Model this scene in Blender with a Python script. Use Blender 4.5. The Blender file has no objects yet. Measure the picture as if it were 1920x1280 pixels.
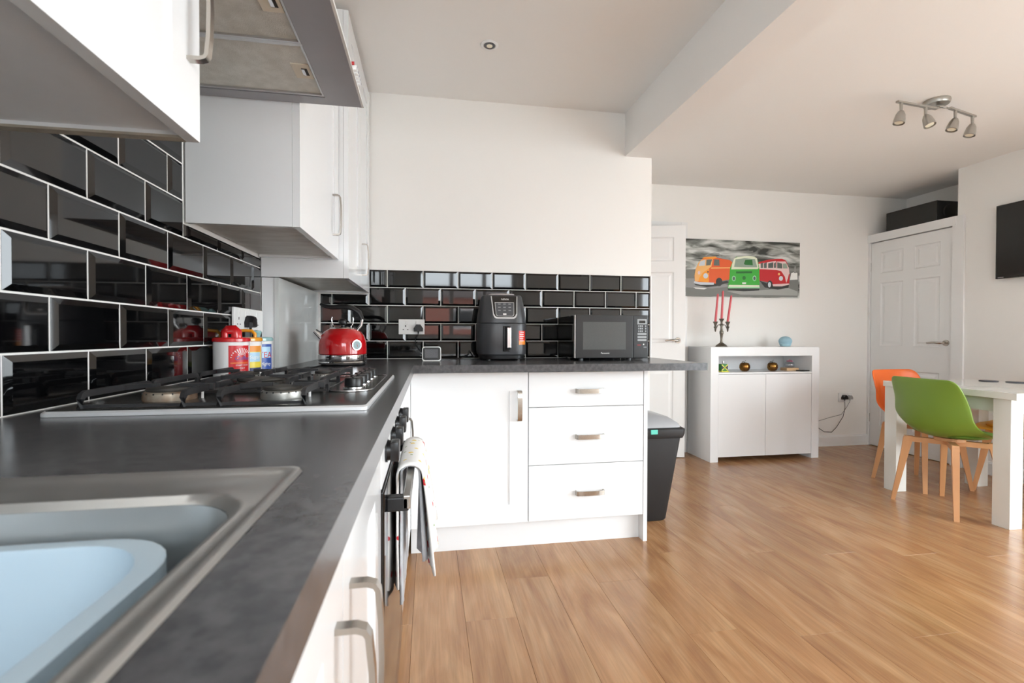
import bpy, bmesh, math, random
from mathutils import Vector, Matrix

S = bpy.context.scene
C = S.collection
random.seed(7)
PI = math.pi

# ------------------------------------------------------------------ camera, world, light, exposure
F_PX, YAW, PITCH, ROLL, CAM_H = 901.5, .1711, .0122, .002, 1.044
cam = bpy.data.cameras.new('camera')
cam.sensor_width = 36.0
cam.lens = F_PX / 1920 * 36.0
cam.clip_start = .02
cam.dof.use_dof = True
cam.dof.focus_distance = 2.5
cam.dof.aperture_fstop = 8.0
camo = bpy.data.objects.new('camera', cam)
C.objects.link(camo)
_s, _c, _sp, _cp = math.sin(YAW), math.cos(YAW), math.sin(PITCH), math.cos(PITCH)
_R = Vector((_c, -_s, 0)); _F = Vector((_s*_cp, _c*_cp, -_sp)); _U = Vector((_s*_sp, _c*_sp, _cp))
_Rx = _R*math.cos(ROLL) + _U*math.sin(ROLL)
_Up = _U*math.cos(ROLL) - _R*math.sin(ROLL)
m = Matrix.Identity(4)
for i in range(3):
    m[i][0], m[i][1], m[i][2] = _Rx[i], _Up[i], -_F[i]
m[2][3] = CAM_H
camo.matrix_world = m
S.camera = camo

S.view_settings.view_transform = 'Standard'
S.view_settings.look = 'None'
S.view_settings.gamma = 1.0
S.view_settings.use_curve_mapping = False
S.view_settings.exposure = 1.46

world = bpy.data.worlds.new('overcast_sky')
S.world = world
world.use_nodes = True
bg = world.node_tree.nodes['Background']
bg.inputs[0].default_value = (.90, .965, 1.04, 1)
bg.inputs[1].default_value = 5.0
# bright overcast daylight; the openings in the rear wall are marked as light portals (they emit nothing themselves)
REAR = -1.5
WIN = (-.15, 1.30, 1.00, 2.16)        # kitchen window  x0,x1,z0,z1
PAT = (3.30, 4.10, 0.00, 2.16)        # glazed garden door
SID = (-1.25, 1.45, 0.00, 2.16)       # wide sliding garden doors in the right wall  y0,y1,z0,z1
for nm, (x0, x1, z0, z1) in (('window_portal', WIN), ('garden_door_portal', PAT), ('sliding_door_portal', SID)):
    la = bpy.data.lights.new(nm, 'AREA')
    la.shape = 'RECTANGLE'; la.size = x1-x0; la.size_y = z1-z0
    la.cycles.is_portal = True
    lo = bpy.data.objects.new(nm, la)
    lo.location = ((x0+x1)/2, REAR-.13, (z0+z1)/2)
    lo.rotation_euler = (PI/2, 0, 0)      # -Z of the lamp -> +Y (into the room)
    if nm == 'sliding_door_portal':
        lo.location = (4.182+.13, (x0+x1)/2, (z0+z1)/2); lo.rotation_euler = (PI/2, 0, PI/2)
    C.objects.link(lo)

# ------------------------------------------------------------------ materials
def lin(c):
    if isinstance(c, str):
        c = tuple(int(c[i:i+2], 16) for i in (0, 2, 4))
    return tuple(((v/255)/12.92 if v/255 <= .04045 else ((v/255+.055)/1.055)**2.4) for v in c) + (1,)

M = {}
def mat(name, col, rough=.5, metal=0., spec=.5, coat=0., noise=None, bump=None, alpha=None, aniso=None):
    """noise=(scale, amount, colour2, stretch) mixes a second colour; bump=(scale, strength, stretch)"""
    mt = bpy.data.materials.new(name); mt.use_nodes = True
    nt = mt.node_tree; b = nt.nodes['Principled BSDF']
    b.inputs['Base Color'].default_value = lin(col)
    b.inputs['Roughness'].default_value = rough
    b.inputs['Metallic'].default_value = metal
    b.inputs['Specular IOR Level'].default_value = spec
    b.inputs['Coat Weight'].default_value = coat
    b.inputs['Coat Roughness'].default_value = .04
    def tex(scale, stretch, detail=6):
        tc = nt.nodes.new('ShaderNodeTexCoord'); mp = nt.nodes.new('ShaderNodeMapping')
        mp.inputs['Scale'].default_value = stretch
        n = nt.nodes.new('ShaderNodeTexNoise'); n.inputs['Scale'].default_value = scale
        n.inputs['Detail'].default_value = detail
        nt.links.new(tc.outputs['Object'], mp.inputs[0]); nt.links.new(mp.outputs[0], n.inputs['Vector'])
        return n
    if noise:
        sc, amt, c2 = noise[:3]; st = noise[3] if len(noise) > 3 else (1, 1, 1)
        n = tex(sc, st)
        r = nt.nodes.new('ShaderNodeMapRange')
        r.inputs['From Min'].default_value = .35; r.inputs['From Max'].default_value = .65
        r.inputs['To Max'].default_value = amt
        mx = nt.nodes.new('ShaderNodeMix'); mx.data_type = 'RGBA'
        mx.inputs['A'].default_value = lin(col); mx.inputs['B'].default_value = lin(c2)
        nt.links.new(n.outputs['Fac'], r.inputs['Value']); nt.links.new(r.outputs[0], mx.inputs['Factor'])
        nt.links.new(mx.outputs['Result'], b.inputs['Base Color'])
    if bump:
        sc, stg = bump[:2]; st = bump[2] if len(bump) > 2 else (1, 1, 1)
        n = tex(sc, st, 4)
        bp = nt.nodes.new('ShaderNodeBump'); bp.inputs['Strength'].default_value = stg
        bp.inputs['Distance'].default_value = .002
        nt.links.new(n.outputs['Fac'], bp.inputs['Height']); nt.links.new(bp.outputs[0], b.inputs['Normal'])
    M[name] = mt
    return mt

mat('wall_paint', (245, 243, 239), .75, bump=(60, .04))
mat('ceiling_paint', (246, 244, 241), .85)
mat('trim_paint', (240, 240, 239), .35)
mat('grout', (236, 234, 230), .8)
mat('tile_black', (9, 9, 10), .04, spec=.62)
mat('worktop', (68, 69, 72), .22, spec=.5, noise=(70, .7, (96, 95, 97)), bump=(200, .03))
mat('white_gloss', (240, 241, 242), .12, spec=.5)
mat('white_satin', (242, 243, 244), .30)
mat('white_matt', (234, 234, 232), .5)
mat('chipboard', (178, 168, 152), .7, noise=(40, .6, (150, 140, 126)))
mat('underside_grey', (243, 243, 244), .4, noise=(9, .5, (230, 230, 231)))
mat('underside_worn', (216, 214, 208), .45, noise=(7, .6, (176, 170, 160), (1, 3, 1)))
mat('steel', (190, 188, 184), .28, metal=1, bump=(90, .05, (1, 12, 1)))
mat('sink_steel', (205, 204, 202), .34, metal=.92, bump=(70, .03, (10, 1, 1)))
mat('nickel', (186, 180, 172), .26, metal=1)
mat('chrome', (214, 214, 216), .08, metal=1)
mat('bright_steel', (205, 205, 206), .2, metal=1); mat('hob_edge', (226, 226, 227), .38, metal=.45)
mat('tub_blue', (188, 208, 222), .35)
mat('hood_steel', (172, 172, 176), .42, metal=.35, noise=(6, .4, (152, 152, 157)))
mat('hood_filter', (232, 232, 226), .5, metal=.15, noise=(30, .7, (208, 207, 198)), bump=(420, .4))
mat('latch_cream', (236, 228, 210), .45)
mat('hob_glass', (44, 44, 43), .22, noise=(30, .5, (62, 61, 57)))
mat('cast_iron', (38, 38, 40), .42, noise=(30, .5, (62, 60, 60)), spec=.5)
mat('burner_alu', (192, 190, 184), .36, metal=.8)
mat('burner_rust', (186, 176, 160), .42, metal=.5, noise=(28, 1., (140, 92, 50)))
mat('burner_cap', (48, 46, 43), .5, noise=(40, .6, (74, 70, 64)))
mat('black_gloss', (10, 10, 11), .06, spec=.6)
mat('black_plastic', (20, 20, 22), .35)
mat('black_satin', (30, 31, 33), .42)
mat('charcoal', (58, 59, 62), .32, spec=.5)
mat('bin_black', (36, 36, 37), .55, bump=(300, .2))
mat('bin_lid', (168, 168, 170), .3)
mat('bin_tab', (96, 200, 180), .5)
mat('red_gloss', (190, 14, 22), .12, coat=.6)
mat('red_ceramic', (205, 24, 30), .15, coat=.5)
mat('white_ceramic', (238, 236, 234), .15, coat=.4)
mat('yellow_ceramic', (236, 158, 40), .18, coat=.4)
mat('aqua_ceramic', (150, 190, 190), .18, coat=.4)
mat('label_red', (206, 28, 34), .3); mat('label_yellow', (240, 214, 70), .3)
mat('label_blue', (52, 84, 160), .3); mat('label_pale', (176, 210, 232), .3)
mat('ink_white', (245, 243, 240), .5); mat('ink_blue', (60, 96, 176), .4); mat('ink_red', (196, 30, 40), .4)
mat('ink_orange', (238, 150, 60), .4); mat('ink_navy', (34, 44, 96), .4)
mat('dial_face', (150, 172, 176), .5)
mat('sticker_red', (222, 46, 30), .35); mat('sticker_orange', (238, 140, 40), .35)
mat('panel_grey', (72, 74, 78), .25); mat('ink_grey', (164, 166, 168), .4)
mat('silver_paint', (196, 196, 196), .28, metal=.8)
mat('screen_dark', (84, 84, 88), .25, noise=(300, .5, (108, 108, 112)))
mat('mw_window', (78, 80, 80), .12, noise=(500, .5, (98, 100, 99)))
mat('socket_white', (240, 240, 238), .3)
mat('brass_dark', (92, 74, 40), .28, metal=1, noise=(12, .5, (120, 84, 46)))
mat('pewter', (132, 126, 116), .34, metal=.9, noise=(60, .6, (84, 80, 72)))
mat('candle_red', (224, 104, 112), .5)
mat('apple_bronze', (160, 118, 60), .22, metal=1, noise=(14, .8, (90, 50, 40)))
mat('echo_blue', (160, 198, 214), .7); mat('echo_base', (176, 214, 226), .3)
mat('flag_green', (60, 140, 60), .4); mat('flag_yellow', (232, 226, 90), .4); mat('flag_black', (20, 22, 20), .4)
mat('pale_glass', (205, 210, 214), .1); mat('pink_flower', (190, 120, 140), .6)
mat('block_wood', (222, 184, 140), .6); mat('cream_card', (236, 228, 170), .6)
mat('speaker_black', (42, 43, 42), .65, bump=(700, .4)); mat('speaker_side', (26, 27, 27), .4)
mat('tv_black', (28, 29, 30), .25); mat('tv_rim', (16, 16, 17), .3)
mat('chair_green', (118, 150, 54), .38); mat('chair_orange', (238, 110, 40), .35); mat('chair_yellow', (232, 176, 40), .35)
mat('pad_green', (92, 128, 44), .6); mat('pad_orange', (220, 96, 40), .6); mat('pad_yellow', (226, 166, 40), .6)
mat('beech', (216, 162, 112), .45, noise=(14, .5, (196, 138, 92), (1, 1, .15)))
mat('table_white', (232, 232, 226), .10, coat=.3)
mat('coaster', (52, 58, 72), .4)
mat('spot_metal', (176, 174, 168), .28, metal=.9); mat('lamp_lens', (238, 232, 210), .2)
mat('cable_black', (22, 22, 23), .5); mat('cable_grey', (120, 120, 120), .5)
mat('earth', (186, 185, 183), .9)
mat('roof_slate', (96, 84, 80), .8)
mat('shadow_gap', (60, 58, 56), .8); mat('floor_base', (84, 60, 42), .8)
mat('pipe_white', (214, 216, 214), .05)
mat('towel_white', (238, 236, 234), .85); mat('towel_shaded', (196, 198, 202), .9, noise=(26, .7, (176, 180, 186)))  # the grey puts the shade of the towel's back folds into the colour

def towel_floral():
    mt = mat('towel_floral', (240, 238, 235), .85)
    nt = mt.node_tree; b = nt.nodes['Principled BSDF']
    tc = nt.nodes.new('ShaderNodeTexCoord')
    prev = None
    for sc, thr, col, seed in ((22, .20, (206, 40, 52), 0), (26, .17, (238, 206, 90), 3.3), (34, .12, (120, 150, 90), 7.1)):
        mp = nt.nodes.new('ShaderNodeMapping'); mp.inputs['Location'].default_value = (seed, seed, seed)
        v = nt.nodes.new('ShaderNodeTexVoronoi'); v.inputs['Scale'].default_value = sc
        lt = nt.nodes.new('ShaderNodeMath'); lt.operation = 'LESS_THAN'; lt.inputs[1].default_value = thr
        mx = nt.nodes.new('ShaderNodeMix'); mx.data_type = 'RGBA'
        mx.inputs['A'].default_value = lin((240, 238, 235)); mx.inputs['B'].default_value = lin(col)
        nt.links.new(tc.outputs['Object'], mp.inputs[0]); nt.links.new(mp.outputs[0], v.inputs['Vector'])
        nt.links.new(v.outputs['Distance'], lt.inputs[0]); nt.links.new(lt.outputs[0], mx.inputs['Factor'])
        if prev: nt.links.new(prev.outputs['Result'], mx.inputs['A'])
        prev = mx
    nt.links.new(prev.outputs['Result'], b.inputs['Base Color'])
towel_floral()

def plank_mat():
    mt = bpy.data.materials.new('oak_laminate'); mt.use_nodes = True; M['oak_laminate'] = mt
    nt = mt.node_tree; b = nt.nodes['Principled BSDF']; L = nt.links.new
    tc = nt.nodes.new('ShaderNodeTexCoord'); oi = nt.nodes.new('ShaderNodeObjectInfo')
    mul = nt.nodes.new('ShaderNodeMath'); mul.operation = 'MULTIPLY'; mul.inputs[1].default_value = 57.
    L(oi.outputs['Random'], mul.inputs[0])
    add = nt.nodes.new('ShaderNodeVectorMath'); add.operation = 'ADD'
    L(tc.outputs['Object'], add.inputs[0]); L(mul.outputs[0], add.inputs[1])
    def noise(scale, stretch, detail, dist=0.):
        mp = nt.nodes.new('ShaderNodeMapping'); mp.inputs['Scale'].default_value = stretch
        n = nt.nodes.new('ShaderNodeTexNoise'); n.inputs['Scale'].default_value = scale
        n.inputs['Detail'].default_value = detail; n.inputs['Distortion'].default_value = dist
        L(add.outputs[0], mp.inputs[0]); L(mp.outputs[0], n.inputs['Vector']); return n
    big = noise(6.5, (1, .20, 1), 5, 2.2)
    fine = noise(95, (1, .045, 1), 6, .8)
    cr = nt.nodes.new('ShaderNodeValToRGB')
    e = cr.color_ramp.elements
    e[0].position = .28; e[0].color = lin((154, 109, 74))
    e[1].position = .72; e[1].color = lin((188, 147, 106))
    e.new(.5).color = lin((173, 128, 88))
    L(big.outputs['Fac'], cr.inputs[0])
    r = nt.nodes.new('ShaderNodeMapRange'); r.inputs['From Min'].default_value = .3; r.inputs['From Max'].default_value = .7
    r.inputs['To Min'].default_value = .83; r.inputs['To Max'].default_value = 1.10
    L(fine.outputs['Fac'], r.inputs['Value'])
    r2 = nt.nodes.new('ShaderNodeMapRange'); r2.inputs['To Min'].default_value = .92; r2.inputs['To Max'].default_value = 1.07
    L(oi.outputs['Random'], r2.inputs['Value'])
    mm = nt.nodes.new('ShaderNodeMath'); mm.operation = 'MULTIPLY'; L(r.outputs[0], mm.inputs[0]); L(r2.outputs[0], mm.inputs[1])
    vm = nt.nodes.new('ShaderNodeVectorMath'); vm.operation = 'SCALE'
    L(cr.outputs['Color'], vm.inputs[0]); L(mm.outputs[0], vm.inputs['Scale'])
    L(vm.outputs[0], b.inputs['Base Color'])
    b.inputs['Roughness'].default_value = .24
    bp = nt.nodes.new('ShaderNodeBump'); bp.inputs['Strength'].default_value = .06; bp.inputs['Distance'].default_value = .001
    L(fine.outputs['Fac'], bp.inputs['Height']); L(bp.outputs[0], b.inputs['Normal'])
plank_mat()

def cloud_mat():
    mt = bpy.data.materials.new('cloud_print'); mt.use_nodes = True; M['cloud_print'] = mt
    nt = mt.node_tree; b = nt.nodes['Principled BSDF']; L = nt.links.new
    tc = nt.nodes.new('ShaderNodeTexCoord'); mp = nt.nodes.new('ShaderNodeMapping')
    mp.inputs['Scale'].default_value = (1, 1, 4.2)
    n = nt.nodes.new('ShaderNodeTexNoise'); n.inputs['Scale'].default_value = 3.6; n.inputs['Detail'].default_value = 7
    n.inputs['Distortion'].default_value = .8
    cr = nt.nodes.new('ShaderNodeValToRGB'); e = cr.color_ramp.elements
    e[0].position = .38; e[0].color = lin((56, 58, 53)); e[1].position = .62; e[1].color = lin((216, 218, 214))
    e.new(.48).color = lin((140, 143, 137))
    L(tc.outputs['Object'], mp.inputs[0]); L(mp.outputs[0], n.inputs['Vector']); L(n.outputs['Fac'], cr.inputs[0])
    L(cr.outputs[0], b.inputs['Base Color']); b.inputs['Roughness'].default_value = .6
cloud_mat()

def brick_mat():
    mt = bpy.data.materials.new('red_brick'); mt.use_nodes = True; M['red_brick'] = mt
    nt = mt.node_tree; b = nt.nodes['Principled BSDF']
    tc = nt.nodes.new('ShaderNodeTexCoord'); mp = nt.nodes.new('ShaderNodeMapping')
    mp.inputs['Rotation'].default_value = (PI/2, 0, 0)
    br = nt.nodes.new('ShaderNodeTexBrick'); br.inputs['Scale'].default_value = 4
    br.inputs['Color1'].default_value = lin((176, 92, 74)); br.inputs['Color2'].default_value = lin((150, 74, 60))
    br.inputs['Mortar'].default_value = lin((190, 180, 168))
    nt.links.new(tc.outputs['Object'], mp.inputs[0]); nt.links.new(mp.outputs[0], br.inputs['Vector'])
    nt.links.new(br.outputs['Color'], b.inputs['Base Color']); b.inputs['Roughness'].default_value = .9
brick_mat()

def glass_mat(name, tint, gl):
    mt = bpy.data.materials.new(name); mt.use_nodes = True; M[name] = mt
    nt = mt.node_tree; out = nt.nodes['Material Output']; nt.nodes.remove(nt.nodes['Principled BSDF'])
    t = nt.nodes.new('ShaderNodeBsdfTransparent'); t.inputs[0].default_value = tint
    g = nt.nodes.new('ShaderNodeBsdfGlossy'); g.inputs['Roughness'].default_value = .02
    mx = nt.nodes.new('ShaderNodeMixShader'); mx.inputs[0].default_value = gl
    nt.links.new(t.outputs[0], mx.inputs[1]); nt.links.new(g.outputs[0], mx.inputs[2])
    nt.links.new(mx.outputs[0], out.inputs[0])
glass_mat('window_glass', (.97, .98, .97, 1), .05)
glass_mat('clear_ornament', (.84, .86, .88, 1), .16)
glass_mat('bin_lid_clear', (.5, .5, .51, 1), .22)

# ------------------------------------------------------------------ geometry helpers
class G:
    def __init__(s): s.b = bmesh.new()
    def _new(s, fn):
        n = len(s.b.verts); fn(); s.b.verts.ensure_lookup_table(); return s.b.verts[n:]
    def box(s, x0, x1, y0, y1, z0, z1, bev=0, seg=2):
        vs = [s.b.verts.new((x, y, z)) for z in (z0, z1) for x, y in ((x0, y0), (x1, y0), (x1, y1), (x0, y1))]
        F = [(3, 2, 1, 0), (4, 5, 6, 7), (0, 1, 5, 4), (1, 2, 6, 5), (2, 3, 7, 6), (3, 0, 4, 7)]
        fs = [s.b.faces.new([vs[i] for i in f]) for f in F]
        if bev:
            es = list({e for f in fs for e in f.edges})
            bmesh.ops.bevel(s.b, geom=es, offset=bev, segments=seg, profile=.5, affect='EDGES')
        return s
    def loft(s, rings, closed=True, cap0=True, cap1=True):
        R = [[s.b.verts.new(p) for p in r] for r in rings]
        n = len(R[0])
        for a, c in zip(R, R[1:]):
            for i in range(n if closed else n-1):
                j = (i+1) % n
                s.b.faces.new((a[i], a[j], c[j], c[i]))
        if closed and cap0: s.b.faces.new(list(reversed(R[0])))
        if closed and cap1: s.b.faces.new(R[-1])
        return s
    def cyl(s, p0, p1, r0, r1=None, n=20):
        p0, p1 = Vector(p0), Vector(p1); r1 = r0 if r1 is None else r1
        d = (p1-p0).normalized(); a = d.orthogonal().normalized(); b = d.cross(a)
        rg = lambda p, r: [p + (a*math.cos(2*PI*i/n) + b*math.sin(2*PI*i/n))*r for i in range(n)]
        return s.loft([rg(p0, r0), rg(p1, r1)])
    def tube(s, pts, r, n=8, flat=None):
        P = [Vector(p) for p in pts]; rs = r if isinstance(r, (list, tuple)) else [r]*len(P)
        rings = []; nv = None
        for i, p in enumerate(P):
            t = (P[min(i+1, len(P)-1)] - P[max(i-1, 0)]).normalized()
            if nv is None:
                nv = Vector(flat) if flat is not None else t.orthogonal()
            nv = (nv - t*nv.dot(t)).normalized(); bv = t.cross(nv)
            ra = rs[i] if isinstance(rs[i], (list, tuple)) else (rs[i], rs[i])
            rings.append([p + nv*math.cos(2*PI*k/n)*ra[0] + bv*math.sin(2*PI*k/n)*ra[1] for k in range(n)])
        return s.loft(rings)
    def bar(s, pts, w, h, up=(0, 0, 1)):
        """rectangular section swept along pts; h along `up`"""
        P = [Vector(p) for p in pts]; rings = []
        for i, p in enumerate(P):
            t = (P[min(i+1, len(P)-1)] - P[max(i-1, 0)]).normalized()
            u = Vector(up); u = u - t*u.dot(t)
            u = u.normalized() if u.length > 1e-6 else t.orthogonal().normalized()
            v = t.cross(u)
            rings.append([p+v*w/2+u*h/2, p-v*w/2+u*h/2, p-v*w/2-u*h/2, p+v*w/2-u*h/2])
        return s.loft(rings)
    def lathe(s, prof, c=(0, 0), n=32, z0=0):
        rings = [[(c[0]+r*math.cos(2*PI*i/n), c[1]+r*math.sin(2*PI*i/n), z0+z) for i in range(n)] for r, z in prof]
        return s.loft(rings)
    def sph(s, c, r, sc=(1, 1, 1), n=20):
        prof = [(max(1e-4, r*math.sin(PI*k/(n//2))), -r*math.cos(PI*k/(n//2))) for k in range(n//2+1)]
        return s.loft([[(c[0]+q*sc[0]*math.cos(2*PI*i/n), c[1]+q*sc[1]*math.sin(2*PI*i/n), c[2]+z*sc[2]) for i in range(n)] for q, z in prof])
    def poly(s, pts):
        s.b.faces.new([s.b.verts.new(p) for p in pts]); return s
    def grid(s, P):
        V = [[s.b.verts.new(p) for p in r] for r in P]
        for a, c in zip(V, V[1:]):
            for i in range(len(a)-1): s.b.faces.new((a[i], a[i+1], c[i+1], c[i]))
        return s
    def prism(s, pts, d):
        """closed outline extruded by the vector d"""
        d = Vector(d); return s.loft([[Vector(p) for p in pts], [Vector(p)+d for p in pts]])
    def xf(s, mtx):
        bmesh.ops.transform(s.b, matrix=mtx, verts=s.b.verts[:]); return s
    def tr(s, x, y, z): return s.xf(Matrix.Translation((x, y, z)))
    def rz(s, a): return s.xf(Matrix.Rotation(a, 4, 'Z'))
    def add(s, g):
        me = bpy.data.meshes.new('t'); g.b.to_mesh(me); s.b.from_mesh(me); bpy.data.meshes.remove(me); return s

ORG = {}
def mesh_of(g, name, material, smooth=None, fix=True):
    if fix: bmesh.ops.recalc_face_normals(g.b, faces=g.b.faces[:])
    me = bpy.data.meshes.new(name); g.b.to_mesh(me); g.b.free()
    me.materials.append(M[material] if isinstance(material, str) else material)
    if smooth:
        for p in me.polygons: p.use_smooth = True
        me.set_sharp_from_angle(angle=math.radians(smooth))
    return me
def obj(name, g, material, parent=None, smooth=None, label=None, fix=True):
    """links g (in the coordinates of its thing's frame, or the world) as ONE mesh object"""
    org = ORG.get(parent, Vector((0, 0, 0))) if parent else Vector((0, 0, 0))
    if org.length > 0: g.tr(*(-org))
    o = bpy.data.objects.new(name, mesh_of(g, name, material, smooth, fix))
    C.objects.link(o)
    if parent: o.parent = parent
    ORG[o] = org
    if label: o['label'] = label
    return o
def thing(name, label, cat, loc=(0, 0, 0), group=None):
    o = bpy.data.objects.new(name, None); C.objects.link(o); o.location = loc; o.empty_display_size = .05
    o['label'] = label; o['category'] = cat
    if group: o['group'] = group
    ORG[o] = Vector(loc)
    return o
def tag(o, label, cat, group=None):
    o['label'] = label; o['category'] = cat
    if group: o['group'] = group
    return o
def struct(name, g, material, parent=None, smooth=None):
    o = obj(name, g, material, parent, smooth)
    if not parent: o['kind'] = 'structure'
    return o
def inst(name, me, loc, parent=None, rot=None):
    o = bpy.data.objects.new(name, me); C.objects.link(o); o.location = loc
    if rot: o.rotation_euler = rot
    if parent: o.parent = parent
    return o

def text_g(body, size, depth=.0004, align='CENTER', shear=0):
    cu = bpy.data.curves.new('t', 'FONT'); cu.body = body; cu.size = size; cu.extrude = depth; cu.align_x = align
    cu.align_y = 'CENTER'; cu.shear = shear; cu.resolution_u = 3
    o = bpy.data.objects.new('t', cu); C.objects.link(o)
    bpy.context.view_layer.update()
    me = bpy.data.meshes.new_from_object(o.evaluated_get(bpy.context.evaluated_depsgraph_get()))
    g = G(); g.b.from_mesh(me)
    bpy.data.objects.remove(o); bpy.data.curves.remove(cu); bpy.data.meshes.remove(me)
    return g
# text lies in XY facing +Z; these stand it up
FACE_NY = Matrix.Rotation(PI/2, 4, 'X')                                   # readable from -Y
FACE_PX = Matrix.Rotation(PI/2, 4, 'Z') @ Matrix.Rotation(PI/2, 4, 'X')   # readable from +X
FACE_NX = Matrix.Rotation(-PI/2, 4, 'Z') @ Matrix.Rotation(PI/2, 4, 'X')  # readable from -X

def rrect(x0, x1, y0, y1, r, z, k=6):
    pts = []
    for cx, cy, a0 in ((x1-r, y1-r, 0), (x0+r, y1-r, 90), (x0+r, y0+r, 180), (x1-r, y0+r, 270)):
        for i in range(k+1):
            a = math.radians(a0 + 90*i/k); pts.append((cx+r*math.cos(a), cy+r*math.sin(a), z))
    return pts

# ================================================================== THE SETTING
XL, XLG, XLT = -.690, -.6803, -.682          # left wall plaster, grout plane, tile datum
YB, YBG, YBT = 2.851, 2.8413, 2.843          # back wall (kitchen)
XE = 1.38                                    # right end of the kitchen wall
YF = 3.99                                    # far wall of the dining end
XR = 4.182                                   # right wall (chimney breast)
XA = 4.60                                    # back of the alcove over the cupboard
ZK, ZD = 2.425, 2.385                        # ceilings: kitchen / dining
WT, WTB = .91, .875                          # worktop top / underside
TW, TH = .202, .102

# floor boards -------------------------------------------------------
fl = struct('floor', G().box(-.9, 4.89, REAR-.2, 5.3, -.08, -.0088), 'floor_base')
PW, PL = .1905, 1.288
_pm = {}
def plank(w, l):
    key = (round(w, 3), round(l, 3))
    if key not in _pm:
        g = G(); a = .0003
        g.loft([[(a, a, -.0088), (w-a, a, -.0088), (w-a, l-a, -.0088), (a, l-a, -.0088)],
                [(a, a, -.0009), (w-a, a, -.0009), (w-a, l-a, -.0009), (a, l-a, -.0009)],
                [(a*2.4, a*2.4, 0), (w-a*2.4, a*2.4, 0), (w-a*2.4, l-a*2.4, 0), (a*2.4, l-a*2.4, 0)]], cap0=False)
        _pm[key] = mesh_of(g, 'plank', 'oak_laminate')
    return _pm[key]
x = .1315 - PW*5
k = 0
while x < 4.7:
    x0, x1 = max(x, -.69), min(x+PW, 4.7)
    col = round((x-.1315)/PW)
    off = {0: 1.745, 1: 2.02, -1: 1.2, 2: 2.55, 3: 1.93}.get(col, (col*.4713 % 1)*PL + .4)
    y = off - PL*4
    while y < 5.25:
        y0, y1 = max(y, REAR), min(y+PL, 5.25)
        if x1-x0 > .01 and y1-y0 > .02:
            inst('plank', plank(x1-x0, y1-y0), (x0, y0, 0), fl)
        y += PL
    x += PW

# walls ---------------------------------------------------------------
wl = struct('wall_left', G().box(-.86, XL, REAR-.12, YB, 0, ZK), 'wall_paint')
wb = struct('wall_back', G().box(-.86, XE, YB, YF+.12, 0, ZK), 'wall_paint')
# the plaster of the back wall stands flush with the tile bed above the tiles
struct('wall_back_plaster', G().box(-.69, XE, 2.8435, YB, .91+5*TH+.003, ZK), 'wall_paint')
# far wall with the opening of the hall door
DX0, DX1 = 1.43, 2.215
g = G().box(XE, DX0, YF, YF+.12, 0, ZD).box(DX0, DX1, YF, YF+.12, 2.01, ZD).box(DX1, XA+.12, YF, YF+.12, 0, ZD)
struct('wall_far', g, 'wall_paint')
struct('wall_hall', G().box(1.0, 3.0, 5.2, 5.3, 0, ZD).box(.9, 1.0, YF+.12, 5.3, 0, ZD).box(3.0, 3.1, YF+.12, 5.3, 0, ZD), 'wall_paint')
g = G().box(XR, XR+.55, SID[1], 3.205, 0, ZD).box(XA, XA+.13, 3.205, YF, 0, ZD).box(XR, XR+.12, REAR-.12, SID[0], 0, ZD).box(XR, XR+.12, SID[0], SID[1], SID[3], ZD)
struct('wall_right', g, 'wall_paint')
g = G()
xs = [-.86, WIN[0], WIN[1], PAT[0], PAT[1], XR+.2]
g.box(xs[0], xs[1], REAR-.12, REAR, 0, ZK); g.box(xs[2], xs[3], REAR-.12, REAR, 0, ZK); g.box(xs[4], xs[5], REAR-.12, REAR, 0, ZD)
g.box(xs[1], xs[2], REAR-.12, REAR, 0, WIN[2]); g.box(xs[1], xs[2], REAR-.12, REAR, WIN[3], ZK); g.box(xs[3], xs[4], REAR-.12, REAR, PAT[3], ZD)
struct('wall_rear', g, 'wall_paint')
struct('ceiling', G().box(-.86, 1.203, REAR-.12, YF+.12, ZK, ZK+.15).box(XE, XR+.55, REAR-.12, 5.3, ZD, ZK+.15).box(.9, XE, YF+.12, 5.3, ZD, ZK+.15), 'ceiling_paint')
struct('beam', G().box(1.203, XE, REAR-.12, YB+.05, 2.16, ZK+.15), 'ceiling_paint')
# skirting
g = G()
for a, b in ((DX1+.07, XR),):
    g.prism([(a, YF, 0), (a, YF-.016, 0), (a, YF-.016, .085), (a, YF-.010, .098), (a, YF, .102)], (b-a, 0, 0))
struct('baseboard_far', g, 'trim_paint')
g = G().prism([(XR, SID[1], 0), (XR-.016, SID[1], 0), (XR-.016, SID[1], .085), (XR-.010, SID[1], .098), (XR, SID[1], .102)], (0, 3.10-SID[1], 0))
struct('baseboard_right', g, 'trim_paint')
# rear glazing (seen only in the reflections of the tiles)
def glazing(name, x0, x1, z0, z1, bars):
    r = G(); t = .06
    r.box(x0, x1, REAR-.10, REAR-.04, z0, z0+t).box(x0, x1, REAR-.10, REAR-.04, z1-t, z1)
    for bx in [x0+t/2] + bars + [x1-t/2]: r.box(bx-t/2, bx+t/2, REAR-.10, REAR-.04, z0+t, z1-t)
    o = struct(name, r, 'trim_paint')
    ed = [x0+t/2] + bars + [x1-t/2]
    for a, b in zip(ed, ed[1:]):
        obj('pane', G().box(a+t/2, b-t/2, REAR-.075, REAR-.069, z0+t, z1-t), 'window_glass', o)
glazing('window_1', *WIN, [.33, .82])
glazing('door_3', *PAT, [])
r = G(); t_ = .06; ed = [SID[0]+t_/2, .10, SID[1]-t_/2]
r.box(XR+.03, XR+.09, SID[0], SID[1], 0, t_).box(XR+.03, XR+.09, SID[0], SID[1], SID[3]-t_, SID[3])
for by in ed: r.box(XR+.03, XR+.09, by-t_/2, by+t_/2, t_, SID[3]-t_)
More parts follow.
